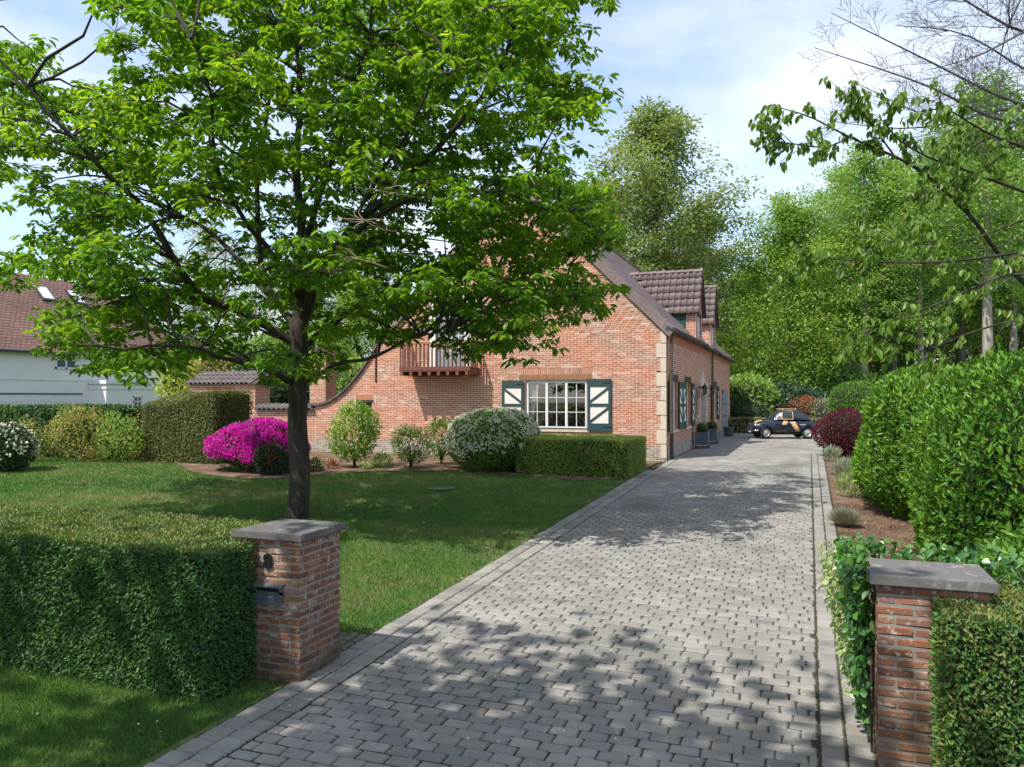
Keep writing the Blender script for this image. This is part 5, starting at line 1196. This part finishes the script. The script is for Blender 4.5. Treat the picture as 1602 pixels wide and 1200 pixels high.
for (sx, sy), (ex_, ey), ye, r0 in (((1690, 190), (1300, 20), 17, .05), ((1690, 200), (1275, 75), 16, .05), ((1680, 60), (1330, -60), 17, .045), ((1680, 170), (1300, 190), 18, .04), ((1650, -140), (1430, -40), 17, .05), ((1700, 260), (1340, 130), 19, .045), ((1680, 20), (1450, 110), 16, .04), ((1640, -140), (1560, 120), 18, .05), ((1690, 120), (1400, 40), 18, .04)):
    a, b = AT(sx, sy, 18.5), AT(ex_, ey, ye); P = spline([a, a * .7 + b * .3 + g.normal(size=3) * .14 + A([0, 0, -.2]), a * .35 + b * .65 + g.normal(size=3) * .16 + A([0, 0, -.1]), b], 12); mb.tube(P, np.linspace(r0, .006, 12), 5)
    for q in range(17):
        i = 1 + int(g.random() * 10); t = P[i] - P[i - 1]; t /= np.linalg.norm(t); s = np.cross(t, g.normal(size=3)); s /= np.linalg.norm(s)
        branchy(P[i], t * .75 + s * .65 + A([0, 0, .1]), 1.5 * (1.1 - i / 14), .012 * (1.1 - i / 14), 2, g, mb, tips, bend=.3, kids=4, ang=.62, up=.2, k=4)
    mb.tube(spline([Bp[8], Bp[8] * .5 + a * .5, a], 5), np.linspace(.09, r0, 5), 6)
mb.build('branches', 'twig', bt)
ch = empty('cherry_tree', 'cherry tree at the right edge whose leafy twigs hang in front of the wood', 'tree'); mb = MB(); Pl = []; 
cb_ = A([9.8, -14.0, .25]); top = AT(1700, 520, 10.8); m = MB(); Tp = spline([cb_, cb_ + A([.1, 0, 1.4]), top], 10); m.tube(Tp, np.linspace(.14, .09, 10), 9); ct = m.build('trunk', 'bark', ch, smooth=True)
CB = [([(1700, 520), (1602, 442), (1560, 395), (1520, 340), (1450, 275), (1400, 245), (1330, 215), (1265, 182), (1205, 165)], [10.8, 10.4, 10.2, 10, 9.8, 9.7, 9.6, 9.5, 9.4], .036),
      ([(1450, 275), (1520, 230), (1570, 205), (1625, 180)], [9.8, 9.9, 10, 10.2], .02), ([(1330, 215), (1290, 230), (1240, 225), (1212, 222)], [9.6, 9.5, 9.4, 9.3], .012), ([(1400, 245), (1360, 190), (1345, 170), (1330, 160)], [9.7, 9.6, 9.6, 9.5], .012),
      ([(1602, 300), (1520, 270), (1440, 240), (1390, 200), (1395, 165)], [10.2, 9.8, 9.6, 9.4, 9.3], .02), ([(1640, 240), (1560, 215), (1490, 175), (1470, 160)], [9.9, 9.7, 9.5, 9.4], .018), ([(1690, 440), (1580, 430), (1480, 470), (1400, 500), (1330, 520)], [9.2, 9.0, 8.9, 8.8, 8.8], .018),
      ([(1700, 380), (1560, 400), (1470, 410), (1380, 410), (1300, 405), (1255, 400)], [9.6, 9.3, 9.2, 9.1, 9.0, 9.0], .020), ([(1690, 500), (1600, 500), (1520, 520), (1440, 550), (1360, 555)], [9.0, 8.9, 8.8, 8.8, 8.8], .016), ([(1700, 330), (1602, 345), (1500, 380), (1420, 380), (1340, 370)], [10, 9.8, 9.6, 9.4, 9.4], .016),
      ([(1520, 340), (1500, 300), (1480, 285), (1440, 300)], [10, 9.8, 9.6, 9.5], .012), ([(1690, 190), (1620, 210), (1560, 250), (1500, 290)], [10, 9.9, 9.8, 9.8], .02)]
for pts, ys, r0 in CB:
    P = spline([AT(a, b, y) for (a, b), y in zip(pts, ys)], 22); mb.tube(P, np.linspace(r0, .004, 22), 6); n_ = len(P)
    for q in range(18):
        i = 3 + int(g.random() * 18); 
        if r0 > .03 and i < 6: continue
        t = P[min(i + 1, 21)] - P[i - 1]; t /= np.linalg.norm(t); s = np.cross(t, g.normal(size=3)); s /= np.linalg.norm(s); e = P[i] + (t * .6 + s * .6 + A([0, 0, -.05])) * .38 * (.5 + g.random())
        Q = spline([P[i], (P[i] + e) / 2 + A([0, 0, .03]), e], 6); mb.tube(Q, np.linspace(.006, .003, 6), 4); Pl.append(Q[2:])
    Pl.append(P[14:])
mb.build('branches', 'bark', ct)
Q = np.concatenate(Pl); Q = Q[g.random(len(Q)) < .8]; Q = np.repeat(Q, 3, 0); n = len(Q); off = rv(n) * .035
m = MB(); leafmesh(m, Q + off, rv(n) * A([.55, .55, .2]) + A([-.15, 0, -.8]), rv(n) * .5 + A([0, -.7, .5]), .11 * (.6 + .6 * R.random(n)), .05 * (.8 + .4 * R.random(n)), np.clip(.5 + .25 * R.normal(size=n), 0, 1), True); m.build('crown', 'lf_cherry', ch)

# trees standing behind the camera along the road: out of the picture, they shade the gate and the forecourt
def shade_tree(x, y, H, rc, seed, label, z0=.4, ncl=260):
    t = wood_tree('street_tree', label, 'street trees behind the gate', H, rc, z0, 16, ncl, 12, .34, .24, 'lf_mid', 'bark2', .2, seed, spread=.7, limbs_=0); t.location = (x, y, 0); return t
shade_tree(-1.0, -25.2, 11.5, 3.6, 201, 'street tree on the verge just left of the gate', .62, 330)
shade_tree(-8.3, -26.0, 11.0, 3.6, 202, 'street tree on the verge further left of the gate', .6, 300)
shade_tree(2.4, -26.3, 10.5, 3.0, 203, 'street tree on the verge right of the gate', .62, 230)

# ------------------------------------------------------------------ small things by the house
def planter(px, py, size, label, sd):
    c = G(px, py); x, y, z = .55, c[1], GZ; root = empty('planter', label, 'planter', 'planters flanking the front door'); s = size / 2; x = s + .10
    m = MB(); bm = m; t = .03
    for q in ((-s, s, -s, -s + t), (-s, s, s - t, s), (-s, -s + t, -s + t, s - t), (s - t, s, -s + t, s - t)): m.box(q[0], q[1], q[2], q[3], .14, .14 + size * 1.0)
    m.box(-s + t, s - t, -s + t, s - t, .145, .14 + size - .07); m.build('planter_box', 'planter', root)
    m = MB()
    for a in (-1, 1):
        for b in (-1, 1): m.box(a * s - .03 * (a > 0) , a * s + .03 * (a < 0), b * s - .03 * (b > 0), b * s + .03 * (b < 0), 0, .139)
    m.box(-s, s, -s + .002, -s + .03, .05, .09); m.build('planter_stand', 'darkwood', root); root.location = (x, y, z + .03)
    b = bush('potted_shrub', 'small leafy shrub growing in the ' + label, 'shrub', (x, y), .22, .22, .20, 'lf_shrub', 900, .05, .025, seed=sd, zc=.14 + size + .14, depth=.1, lump=.3)
    b.location.z = 0
planter(1100, 703, .47, 'nearer square blue grey planter by the front door', 81); planter(1115, 696, .47, 'farther square blue grey planter by the front door', 82)
c = G(1131, 688); m = MB(); m.tube([(0, 0, 0), (0, 0, .02), (0, 0, .42), (0, 0, .45), (0, 0, .45), (0, 0, .40)], [.20, .21, .24, .26, .24, .23], 18); tub = m.build('zinc_tub', 'planter', None, True)
tub.location = (.42, 14.9, GZ + .04); tag(tub, 'round grey zinc tub standing before the arched door', 'tub')
c = G(690, 765); m = MB(); V = [(c[0] + .33 * math.cos(a), c[1] + .33 * math.sin(a), c[2] + .025) for a in np.linspace(0, 2 * PI, 20, endpoint=False)]; m.add(V, [tuple(range(20))]); mh = m.build('manhole_cover', M_plain('green plastic', (.05, .13, .07), .5), None); tag(mh, 'round green plastic manhole cover in the lawn', 'cover')

# ------------------------------------------------------------------ vintage car
def make_car(c):
    car = empty('vintage_car', 'small dark blue vintage car with a tan stripe parked at the end of the driveway', 'car')
    paint = M_plain('dark blue car paint', (.010, .015, .030), .25, var=.1, scale=2, coat=.6, bmp=0); tan = M_plain('tan stripe paint', (.56, .36, .18), .45, var=.08, scale=5)
    rub = M_plain('tyre rubber', (.018, .018, .018), .85); glassd = M_plain('dark car glass', (.03, .035, .035), .06, spec=.6, bmp=0); silver = M_plain('wheel silver', (.45, .45, .45), .35, metal=.6, bmp=0); lampm = M_plain('lamp glass', (.55, .55, .52), .12, bmp=0)
    ST_ = A([(-1.47, .26, .38, .50), (-1.44, .46, .31, .60), (-1.36, .57, .25, .70), (-1.2, .625, .22, .80), (-1.0, .65, .20, .86), (-.6, .66, .19, .885), (0, .66, .19, .89), (.5, .655, .19, .88), (.75, .64, .20, .855), (.95, .63, .20, .825), (1.15, .61, .22, .775), (1.3, .57, .26, .70), (1.4, .49, .31, .62), (1.45, .30, .38, .52)])
    def bsec(x): return [np.interp(x, ST_[:, 0], ST_[:, k]) for k in (1, 2, 3)]
    def by(x, z): w, a, b = bsec(x); t = np.clip(abs((z - (a + b) / 2) / ((b - a) / 2)), 0, .999); return w * (1 - t ** 3.2) ** (1 / 3.2) * (1 - .05 * (z - a))
    xs = np.interp(np.linspace(0, 13, 53), np.arange(14), ST_[:, 0]); k = 32; th = np.arange(k) * 2 * PI / k; V = []
    for x in xs:
        w, a, b = bsec(x); f = lambda t: np.sign(t) * np.abs(t) ** (2 / 3.2); z = (a + b) / 2 + f(np.sin(th)) * (b - a) / 2; V.append(np.stack([np.full(k, x), w * f(np.cos(th)) * (1 - .05 * (z - a)), z], -1))
    V = np.concatenate(V); n = len(xs); i, j = np.meshgrid(np.arange(n - 1), np.arange(k), indexing='ij')
    F = np.stack([i * k + j, i * k + (j + 1) % k, (i + 1) * k + (j + 1) % k, (i + 1) * k + j], -1).reshape(-1, 4)
    m = MB(); m.add(V, F); m.add(V[:k], [tuple(range(k))[::-1]]); m.add(V[-k:], [tuple(range(k))]); body = m.build('body', paint, None, True)
    bm = bmesh.new(); bm.from_mesh(body.data); bmesh.ops.remove_doubles(bm, verts=bm.verts, dist=1e-5); bmesh.ops.recalc_face_normals(bm, faces=bm.faces); bm.to_mesh(body.data); bm.free()
    cuts = []
    for x in (.92, -.92):
        for s in (1, -1):
            mc = MB(); mc.tube([(x, s * .42, .26), (x, s * .9, .26)], .30, 28, True); o = mc.build('cut', paint); bm = bmesh.new(); bm.from_mesh(o.data); bmesh.ops.remove_doubles(bm, verts=bm.verts, dist=1e-5); bmesh.ops.recalc_face_normals(bm, faces=bm.faces); bm.to_mesh(o.data); bm.free()
            md = body.modifiers.new('b', 'BOOLEAN'); md.object = o; md.operation = 'DIFFERENCE'; md.solver = 'EXACT'; cuts.append(o)
    bpy.context.view_layer.update(); me = bpy.data.meshes.new_from_object(body.evaluated_get(bpy.context.evaluated_depsgraph_get())); body.modifiers.clear(); body.data = me
    for o in cuts: bpy.data.objects.remove(o)
    body.parent = car
    # cabin
    CB_ = A([(.84, -.28, .93, .615), (.88, -.28, .90, .61), (1.0, -.29, .81, .585), (1.12, -.29, .67, .555), (1.21, -.28, .52, .51), (1.27, -.26, .36, .43), (1.30, -.24, .22, .30), (1.315, -.22, .08, .12)])
    cs = lambda z: [np.interp(z, CB_[:, 0], CB_[:, q]) for q in (1, 2, 3)]
    PN = 3.6
    def cy(x, z): a, b, w = cs(z); return w * (1 - min(.999, abs((x - a) / b)) ** PN) ** (1 / PN)
    def cxf(y, z): a, b, w = cs(z); return a + b * (1 - min(.999, abs(y / w)) ** PN) ** (1 / PN)
    zs = np.interp(np.linspace(0, 7, 15), np.arange(8), CB_[:, 0]); k = 40; th = np.arange(k) * 2 * PI / k; V = []
    for z in zs: a, b, w = cs(z); f = lambda t: np.sign(t) * np.abs(t) ** (2 / PN); V.append(np.stack([a + b * f(np.cos(th)), w * f(np.sin(th)), np.full(k, z)], -1))
    V = np.concatenate(V); n = len(zs); i, j = np.meshgrid(np.arange(n - 1), np.arange(k), indexing='ij'); F = np.stack([i * k + j, i * k + (j + 1) % k, (i + 1) * k + (j + 1) % k, (i + 1) * k + j], -1).reshape(-1, 4)
    m = MB(); m.add(V, F); m.add(V[-k:], [tuple(range(k))]); cab = m.build('cabin', paint, car, True)
    def patch(nm, mt, Q, fn, e, par, s=1, n=6):
        Q = A(Q, float); m = MB(); V = []
        for u in np.linspace(0, 1, n + 1):
            for v in np.linspace(0, 1, n + 1):
                p = (Q[0] * (1 - u) + Q[1] * u) * (1 - v) + (Q[3] * (1 - u) + Q[2] * u) * v; V.append(fn(p[0], p[1], e, s))
        F = [(a * (n + 1) + b, (a + 1) * (n + 1) + b, (a + 1) * (n + 1) + b + 1, a * (n + 1) + b + 1) for a in range(n) for b in range(n)]; m.add(V, F); return m.build(nm, mt, par, True)
    sidec = lambda x, z, e, s: (x, s * (cy(x, z) + e), z); sideb = lambda x, z, e, s: (x, s * (by(x, z) + e), z); fr_ = lambda y, z, e, s: (cxf(y, z) + e, y, z)
    for s in (1, -1):
        patch('window_surround', tan, [(.22, .85), (-.30, .85), (-.30, 1.24), (.19, 1.24)], sidec, .004, cab, s); patch('door_window', glassd, [(.185, .885), (-.26, .885), (-.26, 1.185), (.165, 1.185)], sidec, .009, cab, s)
        patch('quarter_surround', silver, [(.52, .86), (.24, .86), (.21, 1.20), (.26, 1.20)], sidec, .004, cab, s); patch('quarter_window', M_plain('pale car glass', (.07, .08, .085), .1, bmp=0), [(.48, .88), (.27, .88), (.235, 1.16), (.275, 1.16)], sidec, .009, cab, s)
        patch('rear_side_window', glassd, [(-.36, .89), (-.93, .89), (-.74, 1.10), (-.37, 1.20)], sidec, .006, cab, s)
        patch('tan_stripe', tan, [(-.08, .84), (-.33, .84), (-.63, .24), (-.44, .24)], sideb, .004, body, s); patch('tan_stripe', tan, [(.10, .84), (-.08, .84), (.02, .62), (.24, .62)], sideb, .004, body, s)
        patch('sill_trim', MT['chrome'], [(.58, .235), (-.58, .235), (-.58, .265), (.58, .265)], sideb, .012, body, s)
        patch('side_trim', tan, [(.50, .335), (.0, .335), (.0, .35), (.50, .35)], sideb, .005, body, s)
        for q in range(8): patch('lettering', MT['white'], [(-.56 - q * .035, .60), (-.58 - q * .035, .60), (-.58 - q * .035, .635), (-.56 - q * .035, .635)], sideb, .005, body, s, 1)
        for x in (.26, -.33): patch('door_gap', MT['black'], [(x, .28), (x - .008, .28), (x - .008, .86), (x, .86)], sideb, .004, body, s)
        for x in (.92, -.92):  # arch lips
            m = MB(); an = np.linspace(-.05, PI + .05, 15); P = [(x + .305 * math.cos(a), s * (by(x + .3 * math.cos(a), max(.24, .26 + .3 * math.sin(a))) + .012), .26 + .305 * math.sin(a)) for a in an]; m.tube(P, .016, 5); m.build('arch_lip', paint, body, True)
            m = MB(); w0 = .60; ry = .14; a = np.arange(28) * 2 * PI / 28; prof = [(.165, -.06), (.20, -.065), (.245, -.055), (.258, -.03), (.258, .03), (.245, .055), (.20, .065), (.165, .06)]
            st = rad(14) if x > 0 else 0
            V = []
            for r0, oy in prof:
                for t in a: V.append((r0 * math.cos(t), oy, r0 * math.sin(t)))
            k_ = 28; F = [(q * k_ + t, q * k_ + (t + 1) % k_, (q + 1) * k_ + (t + 1) % k_, (q + 1) * k_ + t) for q in range(7) for t in range(k_)]
            m.add(V, F); wh = m.build('wheel', rub, car, True); wh.location = (x, s * .57, .258); wh.rotation_euler = (0, 0, st)
            m = MB(); oy = s * .045
            for r0, r1, o0, o1 in ((.168, .14, .055, .03), (.14, .10, .03, .045), (.10, .06, .045, .062), (.06, .0, .062, .068)): m.add([(r0 * math.cos(t), s * o0, r0 * math.sin(t)) for t in a] + [(max(.001, r1) * math.cos(t), s * o1, max(.001, r1) * math.sin(t)) for t in a], [(t, (t + 1) % 28, 28 + (t + 1) % 28, 28 + t) for t in range(28)])
            m.build('rim', silver, wh, True)
        # head and rear lamps
        m = MB(); P, F_ = ball((1.33, s * .43, .585), .05, .085, .085, 14, 10); m.add(P, F_); m.build('headlight', lampm, body, True)
        m = MB(); P, F_ = ball((1.40, s * .36, .45), .03, .045, .045, 12, 8); m.add(P, F_); m.build('indicator', lampm, body, True)
        m = MB(); P, F_ = ball((-1.40, s * .47, .50), .03, .035, .06, 10, 8); m.add(P, F_); m.build('tail_light', MT['fl_red'], body, True)
        m = MB(); m.tube([(.50, s * .62, .88), (.52, s * .70, .93)], .008, 5); P, F_ = ball((.52, s * .72, .95), .02, .05, .035, 10, 8); m.add(P, F_); m.build('mirror', paint, car, True)
        m = MB(); m.tube([(.02, s * (by(.02, .70) + .01), .70), (-.10, s * (by(-.1, .70) + .02), .70)], .010, 5); m.build('door_handle', MT['chrome'], body)
    patch('windscreen', glassd, [(-.49, .92), (.49, .92), (.43, 1.21), (-.43, 1.21)], fr_, .008, cab); 
    m = MB(); m.tube([(fr_(y, z, .012, 1)) for y, z in ((-.51, .905), (-.3, .895), (0, .893), (.3, .895), (.51, .905), (.46, 1.1), (.43, 1.225), (0, 1.235), (-.43, 1.225), (-.46, 1.1), (-.51, .905))], .012, 5); m.build('screen_seal', MT['chrome'], cab, True)
    for x0, s in ((1.47, 1), (-1.49, -1)):
        m = MB(); m.tube(spline([(x0 - s * .22, -.60, .36), (x0 - s * .04, -.50, .36), (x0, -.2, .36), (x0, .2, .36), (x0 - s * .04, .50, .36), (x0 - s * .22, .60, .36)], 16), .028, 8, True); b_ = m.build('bumper', MT['chrome'], car, True)
        m = MB(); m.tube([(x0 - s * .02, -.42, .47), (x0 + s * .02, -.2, .48), (x0 + s * .02, .2, .48), (x0 - s * .02, .42, .47)], .014, 6); m.tube([(x0 + s * .0, .25, .36), (x0 + s * .02, .22, .48)], .014, 6); m.tube([(x0 + s * .0, -.25, .36), (x0 + s * .02, -.22, .48)], .014, 6); m.build('overrider', MT['chrome'], b_, True)
    m = MB(); m.box(1.475, 1.485, -.22, .22, .27, .36); m.build('number_plate', MT['white'], car)
    def hood(x, y):  # tan decoration on the bonnet
        w, a, b = bsec(x); t = min(.99, abs(y / w)); return (a + b) / 2 + (b - a) / 2 * (1 - t ** 3.2) ** (1 / 3.2)
    m = MB(); V = [(x, y, hood(x, y) + .006) for x in np.linspace(1.0, 1.3, 5) for y in np.linspace(.05, .36, 5)]; m.add(V, [(a * 5 + b, (a + 1) * 5 + b, (a + 1) * 5 + b + 1, a * 5 + b + 1) for a in range(4) for b in range(4)]); m.build('bonnet_stripe', tan, body, True)
    m = MB(); m.tube([(.12, -.34, 1.30), (.12, .34, 1.30)], .02, 6); m.tube([(-.5, -.30, 1.33), (-.5, .30, 1.33)], .02, 6); m.tube([(.14, .34, 1.305), (-.52, .34, 1.305)], .016, 6); m.tube([(.14, -.34, 1.305), (-.52, -.34, 1.305)], .016, 6)
    for a in (-.32, .32):
        for x in (.1, -.48): m.tube([(x, a * 1.25, 1.23), (x, a, 1.33)], .012, 5)
    rk = m.build('roof_rack', tan, car)
    m = MB(); m.tube([(-.10, -.30, 1.375), (-.10, .30, 1.375)], .05, 10, True); m.tube([(-.22, -.30, 1.37), (-.22, .30, 1.37)], .045, 10, True); m.box(-.5, -.3, -.26, .26, 1.33, 1.38); m.build('folded_roof', MT['black'], rk, True)
    m = MB(); m.box(-1.1, 1.2, -.45, .45, .17, .24); m.box(-.6, .5, -.5, .5, .24, .5); m.build('underbody', MT['black'], car)
    return car
cr0 = make_car(0)
hd = math.atan2(-.62, -1.68); mx_, my_ = (2.19 + 3.87) / 2, (13.25 + 13.87) / 2
cr0.rotation_euler = (0, 0, hd); off_ = A([-math.sin(hd), math.cos(hd)]) * -.57; cr0.location = (mx_ + off_[0], my_ + off_[1], GZ + .052)

# ------------------------------------------------------------------ grass
def grass(name, label, x0, x1, y0, y1, dens0, ref, zoff=.0, mask=None):
    n = int((x1 - x0) * (y1 - y0) * dens0); x = R.uniform(x0, x1, n); y = R.uniform(y0, y1, n)
    dp = (x - CAMX) * fx + (y - CAMY) * fy; lt = (x - CAMX) * fy - (y - CAMY) * fx
    k = (R.random(n) < (ref / np.maximum(dp, ref)) ** 1.6) & (dp > 4.5) & (np.abs(lt / dp) < .75)
    if mask is not None: k &= mask(x, y)
    x, y, dp = x[k], y[k], dp[k]; n = len(x); P = np.stack([x, y, tz(x, y)], -1)
    sc = np.clip(dp / 9, 1, 2.2); H = (.032 + .03 * R.random(n)) * (1 + .25 * clump(P, 2, 9)) ; W = .004 * sc
    D = rv(n) * .55 + A([0, 0, 1]); S = nrm(np.cross(D, rv(n))) * W[:, None]
    V = np.stack([P - S, P + S, P + nrm(D) * H[:, None]], 1).reshape(-1, 3); i = np.arange(n)[:, None] * 3
    pt = clump(P, 1.3, 14); m = MB(); m.add(V, i + A([[0, 1, 2]]), np.repeat(np.clip(.38 + 1.0 * (pt - .5) + .5 * (clump(P, 4.5, 23) - .5) + .16 * R.normal(size=n), .01, .99), 3)); o = m.build(name, 'grass', None); o['kind'] = 'stuff'; return o
MT['grass'] = M_leaf('grass blades', [(.05, .13, .024), (.075, .18, .032), (.12, .21, .045), (.23, .23, .09), (.30, .25, .13)], .35, .55, (1.4, 1.3, .7), [0, .35, .62, .82, 1])
pbed = A([(-.16, -4.0)] + bedl + [(-15.0, -5.2), (-30, -6.5), (-30, 3), (-.16, 3)])
grass('lawn_grass', '', -24, -.17, -17.3, -3.5, 2600, 8.5, mask=lambda x, y: ~inpoly(x, y, pbed))
grass('verge_grass', '', -7, -.2, -22.5, -18.2, 5200, 8.5, mask=lambda x, y: (x < -.22) & ~((y > -18.7) & (x < -.45)) & ~((y > -18.2) & (x > -.7)))
n = 1500; x = R.uniform(-.1, 4.4, n); y = -20 + 24 * R.random(n); e_ = np.minimum(np.abs(x - .08), np.abs(x - 4.03)); kk = R.random(n) < np.exp(-e_ * 2.2) + .12; x, y = x[kk], y[kk]; n = len(x)
P = np.stack([x, y, tz(x, y) + .045], -1); m = MB(); leafmesh(m, P, rv(n) * A([1, 1, .15]), A([0, 0, 1]) + rv(n) * .4, .028 * (.5 + R.random(n)), .012, R.random(n)); m.build('leaf_litter', M_leaf('dry litter', [(.10, .07, .03), (.19, .14, .07), (.28, .25, .14), (.10, .14, .04)], 0, .9), None)['kind'] = 'stuff'
n = 3000; x = .28 + 3.75 * R.random(n); y = -20 + 12 * R.random(n); q_ = clump(np.stack([x, y, x * 0], -1), 1.6, 61) + .12 * R.normal(size=n) > .66; x, y = x[q_], y[q_]; x = np.concatenate([x, .277 + .012 * R.normal(size=500), 4.035 + .012 * R.normal(size=900), 4.213 + .01 * R.normal(size=400)]); y = np.concatenate([y, -20 + 16 * R.random(500), -20 + 16 * R.random(900), -20 + 16 * R.random(400)]); n = len(x)
P = np.stack([x, y, tz(x, y) + .022], -1); m = MB(); leafmesh(m, P, rv(n) * A([.7, .7, .3]) + A([0, 0, .7]), rv(n), .026, .007, R.random(n)); m.build('joint_moss', M_leaf('joint moss', [(.05, .06, .02), (.08, .09, .03), (.11, .09, .05)], .1, .9), None)['kind'] = 'stuff'
n = 160; x = np.concatenate([R.uniform(-.3, 4.3, n), R.uniform(-4, -.2, 14)]); y = np.concatenate([-18.9 + 13 * R.random(n) ** 1.4, R.uniform(-19.8, -18.8, 14)])
m = MB(); P = np.stack([x, y, tz(x, y) + .05], -1); leafmesh(m, P, rv(len(x)) * A([1, 1, .1]), A([0, 0, 1]) + rv(len(x)) * .3, .022, .016, R.random(len(x))); m.build('fallen_petals', 'fl_white', None)['kind'] = 'stuff'
n = 5000; x = 4.45 + 2.2 * R.random(n); y = R.uniform(-17.5, 3, n); P = np.stack([x, y, tz(x, y) + .03], -1)
m = MB(); leafmesh(m, P, rv(n) * A([1, 1, .3]), A([0, 0, 1]) + rv(n) * .4, .05, .025, R.random(n)); m.build('bark_mulch', M_leaf('bark chips', [(.09, .05, .03), (.2, .12, .08), (.32, .22, .16)], 0, .9), None)['kind'] = 'stuff'
